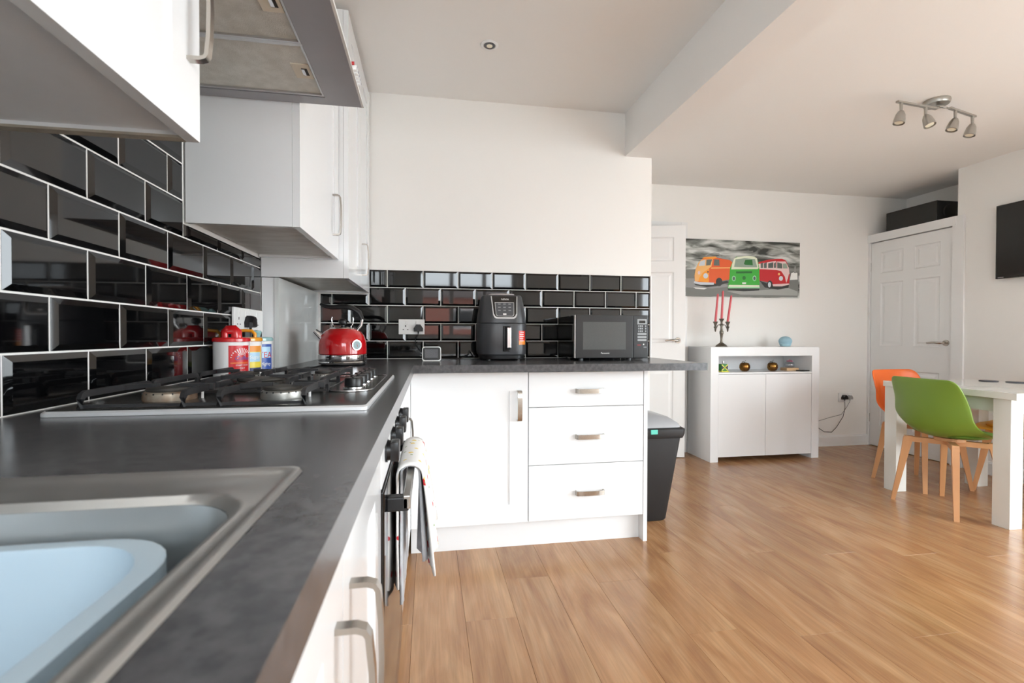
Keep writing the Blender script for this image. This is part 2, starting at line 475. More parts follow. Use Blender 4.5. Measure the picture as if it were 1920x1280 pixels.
d4 = struct('door_4', r, 'trim_paint')
for a, b in zip(ed, ed[1:]): obj('pane', G().box(XR+.057, XR+.063, a+t_/2, b-t_/2, t_, SID[3]-t_), 'window_glass', d4)
# outside, for the reflections and the light
struct('ground_outside', G().box(-30, 34, -45, REAR-.2, -.25, -.10).box(4.9, 34, REAR-.2, 30, -.25, -.10), 'earth')
h = thing('brick_house', 'red brick house across the garden, seen only as a reflection in the black tiles', 'house', (1, -26, -.1))
obj('wall', G().box(-9, 11, -32, -26, -.1, 3.5), 'red_brick', h)
obj('roof', G().prism([(-9.4, -25.6, 3.5), (-9.4, -32.4, 3.5), (-9.4, -29, 4.6)], (20.8, 0, 0)), 'roof_slate', h)
for wx in (-6.5, -2.5, 1.5, 5.5):
    w_ = obj('window', G().box(wx, wx+1.6, -26.05, -25.96, 1.5, 2.8), 'trim_paint', h)
    obj('pane', G().box(wx+.1, wx+1.5, -25.96, -25.95, 1.6, 2.7), 'black_gloss', w_)

# tiles ---------------------------------------------------------------
obj('grout_bed', G().box(XL, XLG, -1.0, 2.125, WT, 1.80), 'grout', wl)
obj('grout_bed', G().box(-.69, XE, YBG, YB, WT, .91+5*TH+.003), 'grout', wb)
_tm = {}
def tile_mesh(w, h):
    key = (round(w, 3), round(h, 3))
    if key not in _tm:
        q = .0019; bv = min(.0135, w*.3, h*.3)
        def rg(i, y): return [(i, y, i), (w-i, y, i), (w-i, y, h-i), (i, y, h-i)]
        g = G().loft([rg(q, .002), rg(q, -.0022), rg(bv, -.0078)], cap0=False)
        _tm[key] = mesh_of(g, 'tile', 'tile_black')
    return _tm[key]
def tile_row(u0, u1, z0, z1, phase, put):
    k = math.floor((u0-phase)/TW)
    while phase + k*TW < u1 - .004:
        a, b = max(u0, phase+k*TW), min(u1, phase+(k+1)*TW)
        if b-a > .014: put(tile_mesh(b-a, z1-z0), a, z0)
        k += 1
yL0 = .8033
put_left = lambda me, u, z: inst('tile', me, (XLT, u, z), wl, (0, 0, PI/2))
for r in range(8):
    z0, z1 = WT + r*TH, WT + (r+1)*TH
    ph = yL0 if r % 2 else yL0 + TW/2
    if r < 4: tile_row(-.6, 2.118, z0, z1, ph, put_left)
    elif r == 4:
        tile_row(-.6, .874, z0, 1.358, ph, put_left); tile_row(.874, 1.490, z0, z1, ph, put_left); tile_row(1.490, 2.118, z0, 1.358, ph, put_left)
    else: tile_row(.878, 1.488, z0, min(z1, 1.712), ph, put_left)
xB0 = -.2349
put_back = lambda me, u, z: inst('tile', me, (u, YBT, z), wb)
for r in range(5):
    z0, z1 = WT + r*TH, WT + (r+1)*TH
    ph = xB0 if r % 2 == 0 else xB0 + TW/2
    tile_row(-.600 if r < 3 else -.338, XE-.008, z0, z1, ph, put_back)
    if r == 3: tile_row(-.600, -.340, z0, 1.278, ph, put_back)
obj('tile_trim', G().box(XE-.0065, XE+.001, 2.834, YB, WT, .91+5*TH+.003), 'trim_paint', wb)

# ================================================================== WORKTOP, SINK, HOB
SX0, SX1, SY0, SY1 = -.592, -.122, -.40, .508        # sink cut-out
HX0, HX1, HY0, HY1 = -.622, -.108, .890, 1.572       # hob
g = G()
xs = [-.684, SX0+.012, SX1-.012, -.066, 1.36]; ys = [-1.45, SY0+.012, SY1-.012, 2.18, 2.841]
inside = lambda i, j: (i < 3 and not (i == 1 and j == 1)) or (i == 3 and j == 3)
V = {}
def wv(i, j, z):
    if (i, j, z) not in V: V[i, j, z] = g.b.verts.new((xs[i], ys[j], z))
    return V[i, j, z]
for i in range(4):
    for j in range(4):
        if not inside(i, j): continue
        for z, fl_ in ((WT, False), (WTB, True)):
            q = [wv(i, j, z), wv(i+1, j, z), wv(i+1, j+1, z), wv(i, j+1, z)]
            g.b.faces.new(q[::-1] if fl_ else q)
        for (a, b, ni, nj) in (((i, j), (i+1, j), i, j-1), ((i+1, j), (i+1, j+1), i+1, j), ((i+1, j+1), (i, j+1), i, j+1), ((i, j+1), (i, j), i-1, j)):
            if not (0 <= ni < 4 and 0 <= nj < 4 and inside(ni, nj)):
                g.b.faces.new((wv(*a, WTB), wv(*b, WTB), wv(*b, WT), wv(*a, WT)))
es = [e for e in g.b.edges if len(e.link_faces) == 2 and abs(e.verts[0].co.z-WT) < 1e-6 and abs(e.verts[1].co.z-WT) < 1e-6 and e.calc_face_angle(0) > 1]
bmesh.ops.bevel(g.b, geom=es, offset=.003, segments=2, profile=.5, affect='EDGES')
wt = tag(obj('worktop', g, 'worktop'), 'charcoal speckled L-shaped worktop running under sink, hob and back-wall appliances', 'worktop')

# sink ---------------------------------------------------------------
bx0, bx1, by0, by1 = -.565, -.147, -.02, .432          # bowl
sk = thing('kitchen_sink', 'stainless steel inset sink with a rounded bowl in the near worktop', 'sink', (-.36, .1, WT))
k = 8
g = G()
rings = [rrect(SX0, SX1, SY0, SY1, .012, WT+.0006, k), rrect(SX0+.002, SX1-.002, SY0+.002, SY1-.002, .012, WT+.0042, k),
         rrect(SX0+.007, SX1-.007, SY0+.007, SY1-.007, .011, WT+.0046, k), rrect(SX0+.011, SX1-.011, SY0+.011, SY1-.011, .01, WT+.0012, k),
         rrect(bx0-.018, bx1+.012, by0-.018, by1+.018, .05, WT-.0004, k), rrect(bx0-.010, bx1+.008, by0-.010, by1+.010, .055, WT+.0022, k),
         rrect(bx0-.004, bx1+.004, by0-.004, by1+.004, .055, WT+.0016, k), rrect(bx0, bx1, by0, by1, .055, WT-.005, k)]
g.loft(rings, cap0=False, cap1=False)
obj('rim', g, 'sink_steel', sk, 50)
g = G()
rings = [rrect(bx0+.0005, bx1-.0005, by0+.0005, by1-.0005, .055, WT-.005, k), rrect(bx0+.006, bx1-.006, by0+.006, by1-.006, .06, WT-.10, k),
         rrect(bx0+.012, bx1-.012, by0+.012, by1-.012, .06, WT-.150, k), rrect(bx0+.035, bx1-.035, by0+.035, by1-.035, .06, WT-.168, k),
         rrect(-.40, -.31, .16, .25, .044, WT-.170, k)]
g.loft(rings, cap0=False)
obj('bowl', g, 'sink_steel', sk, 50)
obj('drain', G().lathe([(.042, -.169), (.040, -.166), (.030, -.166), (.026, -.172)], (-.355, .205), 24, WT), 'chrome', sk, 40)
# washing-up bowl
tb = thing('washing_up_bowl', 'pale blue plastic washing-up bowl sitting in the sink', 'bowl', (-.36, .21, WT-.166))
tx0, tx1, ty0, ty1 = -.548, -.182, .010, .421
zr = WT-.0245
R = lambda d, z, r=.062: rrect(tx0+d, tx1-d, ty0+d, ty1-d, r, z, k)
g = G().loft([R(.004, zr-.016, .06), R(0, zr-.014), R(0, zr-.001), R(.002, zr), R(.0135, zr), R(.0155, zr-.003, .055), R(.024, zr-.045, .055), R(.026, zr-.048, .055), R(.044, zr-.112, .05), R(.062, zr-.124, .045)], cap0=False)
obj('tub', g, 'tub_blue', tb, 45)
g = G().loft([R(.005, zr-.015, .06), R(.013, zr-.018, .055), R(.021, zr-.05, .055), R(.040, zr-.130, .05), R(.056, zr-.140, .05)], cap0=False)
obj('outer_wall', g, 'tub_blue', tb, 45)

# hob ----------------------------------------------------------------
hb = thing('gas_hob', 'five-burner gas hob with black pan supports set in the worktop', 'hob', (-.365, 1.23, WT))
g = G().loft([rrect(HX0, HX1, HY0, HY1, .012, WT+.0005, 5), rrect(HX0, HX1, HY0, HY1, .012, WT+.006, 5), rrect(HX0+.003, HX1-.003, HY0+.003, HY1-.003, .012, WT+.009, 5)])
obj('steel_edge', g, 'hob_edge', hb, 40)
zh = WT+.0095
g = G().loft([rrect(HX0+.004, HX1-.004, HY0+.004, HY1-.004, .010, WT+.0085, 5), rrect(HX0+.005, HX1-.005, HY0+.005, HY1-.005, .010, zh, 5)])
obj('hotplate', g, 'hob_glass', hb, 40)
# control plate, outlined by a raised lip
kx, ky0, ky1 = -.176, 1.10, 1.555
g = G(); P0 = rrect(kx-.052, kx+.050, ky0, ky1, .050, zh+.0015, 8)
g.tube(P0 + P0[:1], .0022, 6)
obj('control_lip', g, 'bright_steel', hb, 60)
for i in range(5):
    y = 1.190 + i*.078
    kb = obj('knob', G().lathe([(.0215, .004), (.0215, .020), (.0195, .0235), (.004, .024)], (kx, y), 24, zh+.001), 'black_plastic', hb, 40)
    obj('knob_collar', G().lathe([(.025, 0), (.0245, .003), (.012, .0042)], (kx, y), 24, zh), 'bright_steel', kb, 40)
    obj('grip', G().box(kx-.0025, kx+.0025, y-.019, y+.019, zh+.0240, zh+.0275, .001), 'black_plastic', kb)
def burner(x, y, r, cup, capm='burner_cap'):
    b = obj('burner', G().lathe([(r*1.0, 0), (r*1.02, .003), (r, .014), (r*.9, .017), (r*.2, .017)], (x, y), 28, zh), cup, hb, 40)
    obj('burner_cap', G().lathe([(r*.86, .0165), (r*.9, .0195), (r*.86, .0235), (r*.3, .0250), (.001, .0252)], (x, y), 28, zh), capm, b, 40)
    g = G()
    for q in range(18):
        a = 2*PI*q/18; g.box(r*1.0-.001, r*1.0+.0007, -.0011, .0011, zh+.0125, zh+.0155)
        g.b.verts.ensure_lookup_table()
        vs = g.b.verts[-8:]; bmesh.ops.rotate(g.b, cent=(0, 0, 0), matrix=Matrix.Rotation(a, 3, 'Z'), verts=vs); bmesh.ops.translate(g.b, vec=(x, y, 0), verts=vs)
    obj('flame_slots', g, 'black_plastic', b)
    obj('igniter', G().cyl((x+r*1.18, y+.012, zh), (x+r*1.18, y+.012, zh+.018), .0025, n=8), 'white_ceramic', b, 40)
burner(-.494, 1.030, .044, 'burner_rust'); burner(-.286, 1.020, .040, 'burner_alu')
burner(-.495, 1.430, .036, 'burner_alu'); burner(-.290, 1.430, .030, 'burner_alu')
burner(-.392, 1.228, .056, 'burner_cap')
def grate(y0, y1, x0, x1, centers, gap):
    """cast-iron pan support: bars along Y on bent feet, open at the front, short fingers over each burner"""
    h, t, bh = .030, .0070, .011
    z1 = zh+h; g = G(); zb = z1-bh/2
    def arch(x, a, b, f0=True, f1=True):
        pts = []
        if f0: pts += [(x, a, zh+.0005), (x, a, zb-.008), (x, a+.003, zb-.003)]
        pts += [(x, a+.010, zb), (x, b-.010, zb)]
        if f1: pts += [(x, b-.003, zb-.003), (x, b, zb-.008), (x, b, zh+.0005)]
        g.bar(pts, t, bh, (0, .02, 1))
    arch(x0, y0, y1); arch(x1, y0, y1)
    for cx, cy in centers:
        for x in (cx-gap, cx+gap):
            if abs(x-x0) < .03 or abs(x-x1) < .03: continue
            arch(x, y0, cy-.012, True, False); arch(x, cy+.012, y1, False, True)
        for sx in (-1, 1):
            xa = cx+sx*.018; xe = cx+sx*(gap+.004)
            g.prism([(xa, cy-t/2, z1-.005), (xa, cy-t/2, z1+.001), (xe, cy-t/2, z1), (xe, cy-t/2, z1-bh)], (0, t, 0))
    for y in (y0+.004, y1-.004): g.box(x0, x1, y-.003, y+.003, zh+.0015, zh+.0065)      # low tie bars
    return obj('pan_support', g, 'cast_iron', hb, 40)
grate(.915, 1.118, -.575, -.222, [(-.494, 1.030), (-.286, 1.020)], .075)
grate(1.128, 1.326, -.575, -.236, [(-.392, 1.228)], .085)
grate(1.336, 1.548, -.575, -.236, [(-.495, 1.430), (-.290, 1.430)], .070)

# ================================================================== BASE UNITS
XD = -.085          # door faces of the left run
def bow_handle(p, axis, out, L, parent, name='handle', proj=.030, w=.013):
    """bow handle centred at p on a door face, running along axis ('z','x','y'), standing off along `out`"""
    a = {'x': Vector((1, 0, 0)), 'y': Vector((0, 1, 0)), 'z': Vector((0, 0, 1))}[axis]; o = Vector(out); p = Vector(p)
    prof = [(-1, 0), (-1, .55), (-.965, .78), (-.90, .88), (-.5, .97), (0, 1), (.5, .97), (.90, .88), (.965, .78), (1, .55), (1, 0)]
    pts = [p + a*(t*L/2) + o*(q*proj) for t, q in prof]
    g = G()
    side = a.cross(o)
    rings = []
    for i, q in enumerate(pts):
        tn = (pts[min(i+1, len(pts)-1)] - pts[max(i-1, 0)]).normalized()
        nn = tn.cross(side).normalized()
        rings.append([q+side*w/2+nn*.003, q-side*w/2+nn*.003, q-side*w/2-nn*.003, q+side*w/2-nn*.003])
    g.loft(rings)
    return obj(name, g, 'nickel', parent, 35)
def shaker(g, u0, u1, z0, z1, face, t, axis, out, fr=.09, rec=.006, fl=None):
    """door slab with a recessed centre panel; face coordinate along `axis`, out=+1/-1"""
    def bx(a0, a1, b0, b1, d0, d1):
        d0, d1 = sorted((face-out*d0, face-out*d1))
        if axis == 'y': g.box(a0, a1, d0, d1, b0, b1)
        else: g.box(d0, d1, a0, a1, b0, b1)
    bx(u0, u1, z0, z1, rec, t)
    fl = fr if fl is None else fl
    bx(u0, u0+fl, z0, z1, 0, rec); bx(u1-fr, u1, z0, z1, 0, rec)
    bx(u0+fl, u1-fr, z0, z0+fr, 0, rec); bx(u0+fl, u1-fr, z1-fr, z1, 0, rec)

def left_unit(y0, y1, label, doors):
    t = thing('base_cabinet', label, 'cabinet', (-.38, (y0+y1)/2, 0))
    zt = WTB-.0015 if True else 0
    if y0 < .3:   # carcass kept clear of the sink bowl
        obj('carcass', G().box(-.66, XD-.021, y0+.001, y1-.001, .13, .70).box(XD-.045, XD-.021, y0+.001, y1-.001, .70, zt), 'white_satin', t)
    else:
        obj('carcass', G().box(-.66, XD-.021, y0+.001, y1-.001, .13, zt), 'white_satin', t)
    obj('plinth', G().box(XD-.065, XD-.048, y0+.001, y1-.001, 0, .13), 'white_satin', t)
    for a, b, hy in doors:
        g = G(); shaker(g, a+.0015, b-.0015, .137, .868, XD, .02, 'x', 1)
        d = obj('door', g, 'white_gloss', t)
        bow_handle((XD, hy, .69), 'z', (1, 0, 0), .166, d, proj=.034)
    return t
left_unit(-.80, .085, 'white base cabinet at the rear end of the left run, beside the camera', [(-.80, -.36, -.40), (-.36, .085, .04)])
left_unit(.09, .886, 'white two-door base cabinet under the sink with paired bow handles', [(.09, .500, .462), (.500, .886, .545)])
cu = left_unit(1.494, 2.262, 'white corner base cabinet between the oven and the drawers', [(1.494, 2.10, 1.60)])
obj('corner_filler', G().box(XD-.020, XD, 2.1005, 2.302, .137, .868), 'white_satin', cu)

# oven ---------------------------------------------------------------
ov = thing('built_in_oven', 'built-under oven with black glass door and black knobs below the hob', 'oven', (-.37, 1.19, 0))
obj('body', G().box(-.65, XD-.006, .893, 1.487, .13, WTB-.002), 'steel', ov)
obj('plinth', G().box(XD-.065, XD-.048, .889, 1.491, 0, .13), 'white_satin', ov)
obj('control_panel', G().box(XD-.006, XD+.001, .889, 1.491, .766, .869, .001), 'white_satin', ov)
dr = obj('oven_door', G().box(XD-.006, XD+.006, .890, 1.490, .150, .760, .002), 'black_gloss', ov)
obj('door_trim', G().box(XD-.006, XD+.004, .890, 1.490, .140, .149), 'steel', dr)
for i in range(4):
    y = .972 + i*.142
    kb = obj('knob', G().cyl((XD+.001, y, .818), (XD+.012, y, .818), .021, .019, 24).box(XD+.011, XD+.028, y-.019, y+.019, .799, .837, .003), 'black_plastic', ov, 40)
    obj('knob_ring', G().cyl((XD+.001, y, .818), (XD+.005, y, .818), .0235, n=24), 'black_gloss', kb, 40)
hd = obj('handle', G().box(XD+.036, XD+.050, .935, 1.445, .712, .738, .002), 'steel', dr)
for y in (.935, 1.420): obj('handle_mount', G().box(XD+.005, XD+.047, y, y+.026, .708, .735, .003), 'black_satin', hd)
# tea towels over the oven handle (each rests on the rail)
def towel(name, y0, y1, back, front, material, label, bulge, ph, r):
    xc, zc = XD+.043, .725
    xb = xc - r*1.22
    prof = [(xb-.003, back), (xb-.002, back*.6+.715*.4), (xb, .700)]
    for i in range(9):
        a = PI - PI*i/8; prof.append((xc + r*1.22*math.cos(a), zc + .004 + r*math.sin(a)))
    n = 9
    for i in range(1, n+1):
        t = i/n; prof.append((xc + r*1.22 + bulge*t**.8, .725 - (.725-front)*t))
    P = []
    for j in range(15):
        v = j/14; y = y0 + (y1-y0)*v; row = []
        for i, (x, z) in enumerate(prof):
            t = max(0, (i-11)/n); tb = max(0, (2-i)/2)
            wv_ = math.sin(v*11 + ph)*.010*t + math.sin(v*23 + ph*2)*.004*t
            row.append((x + wv_ + .006*t*v + tb*.006*math.sin(v*14+ph), y + .012*t*math.sin(v*5+ph) - .02*t*(v-.5), z - .018*t*math.sin(v*3.3+ph)))
        P.append(row)
    o = obj(name, G().grid(P), material, None, 60)
    md = o.modifiers.new('thick', 'SOLIDIFY'); md.thickness = .005; md.offset = 0
    return tag(o, label, 'tea towel')
towel('tea_towel', 1.125, 1.375, .425, .520, 'towel_shaded', 'back folds of the tea towel under the flowered front on the oven handle, shade painted as grey', .004, .3, .0165)  # added layer for the back folds, their shade painted in grey
towel('tea_towel', 1.105, 1.400, .470, .500, 'towel_floral', 'white tea towel with red and yellow flowers over the oven handle', .022, 2.1, .0235)

# peninsula units -----------------------------------------------------
YD = 2.285
PZ0 = .137
dc = thing('base_cabinet', 'white shaker-door base cabinet in the peninsula, left of the drawers', 'cabinet', (.2, 2.56, 0))
obj('carcass', G().box(-.084, .476, YD+.021, 2.83, .13, WTB-.002), 'white_satin', dc)
g = G(); shaker(g, -.083, .4745, PZ0, .866, YD, .02, 'y', -1, fr=.09, fl=.038)
d = obj('door', g, 'white_satin', dc)
bow_handle((.430, YD, .706), 'z', (0, -1, 0), .142, d, w=.022, proj=.028)
ds = thing('drawer_unit', 'white three-drawer base unit with bow handles at the peninsula end', 'drawers', (.775, 2.56, 0))
obj('carcass', G().box(.4775, 1.0725, YD+.021, 2.83, .13, WTB-.002), 'white_satin', ds)
for z0, z1, hz in ((PZ0, .4085, .268), (.4115, .6925, .546), (.6955, .866, .772)):
    dw = obj('drawer', G().box(.4785, 1.0715, YD, YD+.020, z0, z1, .0015), 'white_satin', ds)
    bow_handle((.787, YD, hz), 'x', (0, -1, 0), .142, dw, w=.022, proj=.028)
tag(obj('plinth', G().box(-.084, 1.0725, 2.338, 2.355, 0, .1295), 'white_satin'), 'white kickboard under the peninsula cabinet and drawers', 'plinth')
tag(obj('end_panel', G().box(1.0735, 1.0935, 2.283, 2.838, 0, WTB-.001), 'white_satin'), 'white full-height end panel closing the peninsula beside the bin', 'end panel')
# bin -----------------------------------------------------------------
bn = thing('waste_bin', 'tall black plastic waste bin behind the peninsula end panel', 'bin', (1.24, 2.67, 0))
g = G(); sec = lambda x0, x1, y0, y1, z: rrect(x0, x1, y0, y1, .03, z, 4)
g.loft([sec(1.125, 1.322, 2.525, 2.79, 0), sec(1.118, 1.328, 2.515, 2.795, .012), sec(1.105, 1.392, 2.475, 2.82, .47), sec(1.105, 1.394, 2.474, 2.82, .50)])
obj('body', g, 'bin_black', bn, 40)
g = G().loft([sec(1.099, 1.402, 2.462, 2.826, .478), sec(1.097, 1.408, 2.455, 2.828, .500), sec(1.097, 1.410, 2.455, 2.828, .528), sec(1.105, 1.398, 2.47, 2.82, .535)])
rm = obj('rim', g, 'black_satin', bn, 40)
obj('clip', G().box(1.195, 1.235, 2.450, 2.456, .505, .530, .002), 'bin_tab', rm)
g = G().loft([sec(1.108, 1.392, 2.475, 2.815, .5352), sec(1.110, 1.386, 2.48, 2.81, .553), sec(1.13, 1.340, 2.52, 2.79, .585), sec(1.16, 1.26, 2.57, 2.75, .600)])
obj('lid', g, 'bin_lid', bn, 50)

# ================================================================== WALL UNITS AND HOOD
XW = -.371           # door faces of the wall units
def wall_unit(y0, y1, z0, z1, xf, label, doors, handles, under, chip=False, x0=-.674):
    t = thing('wall_cabinet', label, 'cabinet', ((x0+xf)/2, (y0+y1)/2, z0))
    s = .018
    g = G().box(x0, xf-.021, y0, y0+s, z0, z1).box(x0, xf-.021, y1-s, y1, z0 + (.004 if chip else 0), z1).box(x0, xf-.021, y0+s, y1-s, z1-s, z1)
    obj('carcass', g, 'white_gloss', t)
    obj('bottom_panel', G().box(x0, xf-.021, y0+s, y1-s, z0+.010, z0+.026), under, t)
    if chip: obj('raw_edge', G().box(x0, xf-.021, y1-s, y1, z0, z0+.004), 'chipboard', t)
    for a, b, hy in doors:
        g = G(); shaker(g, a+.0015, b-.0015, z0, z1, xf, .02, 'x', 1, fr=.085)
        d = obj('door', g, 'white_gloss', t)
        if hy is not None: bow_handle((xf, hy, handles), 'z', (1, 0, 0), .155, d, proj=.032)
    return t
wall_unit(.272, .872, 1.360, 2.08, XW, 'white wall cabinet nearest the camera, grey underside over the sink', [(.272, .872, .833)], 1.553, 'underside_grey', chip=True)
wall_unit(1.492, 2.106, 1.360, 2.08, XW, 'white wall cabinet beyond the cooker hood with a worn underside', [(1.492, 2.104, 1.98)], 1.515, 'underside_worn')
wall_unit(2.109, 2.832, 1.283, 2.40, -.332, 'tall white boiler cabinet in the corner over the kettle', [(2.109, 2.480, None), (2.480, 2.832, 2.52)], 1.425, 'underside_worn')

hd = thing('cooker_hood', 'grey steel cooker hood with two grease filters above the hob', 'cooker hood', (-.43, 1.182, 1.717))
hx0, hx1, hy0, hy1, hz = -.674, -.190, .878, 1.486, 1.717
fx0, fx1, fy0, fy1 = -.620, -.290, .915, 1.442
g = G()
g.box(hx0, fx0, hy0, hy1, hz, hz+.012).box(fx1, hx1-.006, hy0, hy1, hz, hz+.012).box(fx0, fx1, hy0, fy0, hz, hz+.012).box(fx0, fx1, fy1, hy1, hz, hz+.012)
obj('underframe', g, 'hood_steel', hd)
obj('front_panel', G().prism([(hx1-.006, hy0, hz), (hx1, hy0, hz), (hx1-.012, hy0, hz+.050), (hx1-.030, hy0, hz+.050)], (0, hy1-hy0, 0)), 'white_matt', hd)
obj('housing', G().box(hx0, hx1-.034, hy0, hy1, hz+.040, hz+.062).box(hx0, hx0+.01, hy0, hy1, hz+.012, hz+.040).box(hx0+.01, hx1-.034, hy0, hy0+.008, hz+.012, hz+.040).box(hx0+.01, hx1-.034, hy1-.008, hy1, hz+.012, hz+.040), 'hood_steel', hd)
obj('chimney_box', G().box(hx0, -.372, hy0, hy1, hz+.0625, 2.38), 'white_gloss', hd)
ym = 1.192
for a, b in ((fy0+.004, ym-.004), (ym+.004, fy1-.004)):
    f = obj('grease_filter', G().box(fx0+.006, fx1-.006, a+.006, b-.006, hz+.006, hz+.014), 'hood_filter', hd)
    g = G().box(fx0+.001, fx0+.006, a, b, hz+.002, hz+.014).box(fx1-.006, fx1-.001, a, b, hz+.001, hz+.014)
    g.box(fx0+.006, fx1-.006, a, a+.006, hz+.002, hz+.014).box(fx0+.006, fx1-.006, b-.006, b, hz+.001, hz+.014)
    obj('filter_frame', g, 'silver_paint', f)
    yc = (a+b)/2 + (0.0)
    lt = obj('latch', G().box(fx1-.052, fx1-.008, yc-.034, yc+.034, hz+.0035, hz+.0065, .001), 'latch_cream', f)
    obj('latch_slot', G().box(fx1-.030, fx1-.016, yc-.016, yc+.016, hz+.0025, hz+.0040), 'shadow_gap', lt)
    obj('latch_tab', G().box(fx1-.030, fx1-.022, yc-.014, yc+.014, hz+.0015, hz+.0032, .0005), 'chrome', lt)
obj('filter_bar', G().box(fx0, fx1, ym-.0035, ym+.0035, hz+.001, hz+.013), 'silver_paint', hd)
for i in range(5): obj('button', G().box(hx1-.006, hx1+.0035, 1.318+i*.019, 1.330+i*.019, hz+.022, hz+.034, .001), 'white_gloss', hd)
obj('indicator', G().cyl((hx1-.006, 1.300, hz+.028), (hx1+.001, 1.300, hz+.028), .004, n=12), 'red_gloss', hd)
for i in range(5): obj('button_mark', G().box(hx1+.0034, hx1+.0040, 1.320+i*.019, 1.328+i*.019, hz+.026, hz+.030), 'ink_navy', hd)

# boxed-in pipes in the corner
bxg = thing('pipe_boxing', 'glossy white boxed-in pipe column between the left tiles and corner', 'pipe boxing', (-.645, 2.47, WT))
obj('front_board', G().box(-.676, -.629, 2.121, 2.139, WT, 1.281), 'white_gloss', bxg)
obj('side_board', G().box(-.628, -.610, 2.119, 2.833, WT, 1.281), 'pipe_white', bxg)

# ================================================================== SOCKETS
def socket(name, label, origin, rot, gang=2, w=None):
    """front faces local -Y; origin at the plate centre on the tile face"""
    t = thing(name, label, 'socket'); w = w or (.146 if gang == 2 else .086)
    obj('plate', G().box(-w/2, w/2, -.0095, 0, -.043, .043, .002), 'socket_white', t)
    for s in ((-1, 1) if gang == 2 else (0,)):
        cx = s*w*.235
        obj('switch', G().box(cx - s*.006 - .006, cx - s*.006 + .006, -.0125, -.009, .012, .034, .001), 'white_matt', t)
        g = G().box(cx-.003, cx+.003, -.0099, -.009, .000, .009).box(cx-.016, cx-.008, -.0099, -.009, -.018, -.014).box(cx+.008, cx+.016, -.0099, -.009, -.018, -.014)
        obj('pin_holes', g, 'shadow_gap', t)
    t.location = origin; t.rotation_euler = (0, 0, rot)
    return t
def plug(label, origin, rot, material='black_plastic', big=False):
    p = thing('mains_plug', label, 'plug')
    q = 1.15 if big else 1
    o2 = [(-.024*q, -.016), (.024*q, -.016), (.026*q, .002), (.012*q, .024*q), (-.012*q, .024*q), (-.026*q, .002)]
    obj('plug_body', G().loft([[(a, -.0005, b) for a, b in o2], [(a, -.018, b) for a, b in o2], [(a*.8, -.028, b*.8) for a, b in o2]]), material, p)
    obj('cord_grip', G().cyl((0, -.012, -.016), (0, -.012, -.030), .005, .0035, 10), material, p, 40)
    p.location = origin; p.rotation_euler = (0, 0, rot)
    return p
YT = YBT-.0078; XT = XLT+.0078
socket('wall_socket', 'white double socket on the black tiles between kettle and air fryer', (-.098, YT, 1.0935), 0)
plug('black mains plug in the socket between kettle and air fryer', (-.060, YT-.0098, 1.083), 0)
tag(obj('power_cable', G().tube([(-.060, YT-.022, 1.052), (-.075, YT-.024, 1.03), (-.078, YT-.022, .995), (-.055, YT-.018, .96), (-.035, YT-.014, .94), (-.01, YT-.02, .925), (.02, YT-.05, .9145), (.10, YT-.07, .9135), (.18, YT-.04, .9135), (.225, YT-.03, .93), (.235, YT-.035, .955), (.25, YT-.03, .93), (.265, YT-.035, .9135)], .0026, 6), 'cable_black', None, 50), 'thin black cable looping from the back-wall socket to the air fryer', 'cable')
socket('wall_socket', 'white double socket with a black plug on the left wall tiles', (XT, 1.882, 1.099), PI/2)
socket('wall_socket', 'white socket plate nearest the pipe boxing on the left wall', (XT, 2.028, 1.099), PI/2, 1, .136)
plug('black mains plug in the left wall socket above the canisters', (XT+.0098, 1.925, 1.088), PI/2, big=True)

# ================================================================== THINGS ON THE WORKTOP
# kettle
kt = thing('kettle', 'red retro kettle with chrome base, black handle and round dial', 'kettle', (-.377, 2.235, WT))
kx, ky = -.377, 2.235
obj('power_base', G().lathe([(.094, 0), (.095, .003), (.090, .006), (.02, .006)], (kx, ky), 40, WT), 'black_plastic', kt, 40)
obj('chrome_band', G().lathe([(.094, .0063), (.100, .008), (.1025, .016), (.1005, .020), (.1025, .024), (.102, .048), (.100, .050), (.02, .050)], (kx, ky), 48, WT), 'chrome', kt, 30)
obj('body', G().lathe([(.098, .0502), (.1015, .053), (.1015, .085), (.099, .110), (.091, .133), (.078, .150), (.062, .160), (.056, .163), (.02, .163)], (kx, ky), 48, WT), 'red_gloss', kt, 50)
lid = obj('lid', G().lathe([(.055, .1632), (.053, .167), (.040, .171), (.02, .172)], (kx, ky), 40, WT), 'chrome', kt, 40)
obj('lid_knob', G().lathe([(.009, .1722), (.009, .180), (.018, .186), (.019, .198), (.012, .206), (.002, .207)], (kx, ky), 24, WT), 'black_plastic', lid, 40)
for s in (-1, 1): obj('knob_wire', G().tube([(kx+s*.034, ky-.01, WT+.170), (kx+s*.043, ky-.01, WT+.184), (kx+s*.046, ky-.01, WT+.205), (kx+s*.044, ky-.01, WT+.215)], .002, 6), 'chrome', lid, 50)
obj('spout', G().tube([(kx-.082, ky-.012, WT+.118), (kx-.104, ky-.017, WT+.140), (kx-.116, ky-.020, WT+.152)], [.021, .016, .013], 16), 'chrome', kt, 50)
hp = [(kx+.062, ky, WT+.158), (kx+.078, ky, WT+.178), (kx+.083, ky, WT+.205), (kx+.070, ky, WT+.236), (kx+.040, ky, WT+.256), (kx+.0, ky, WT+.262), (kx-.04, ky, WT+.258), (kx-.075, ky, WT+.262), (kx-.095, ky, WT+.272)]
obj('handle', G().tube(hp[2:], [(.010, .007), (.013, .009), (.014, .010), (.014, .010), (.013, .009), (.011, .008), (.007, .006)], 12), 'black_plastic', kt, 60)
obj('handle_bracket', G().tube(hp[:3], .0065, 10), 'chrome', kt, 60)
dd = Vector((.66, -.75, 0)).normalized(); dc_ = Vector((kx, ky, WT+.092)) + dd*.094
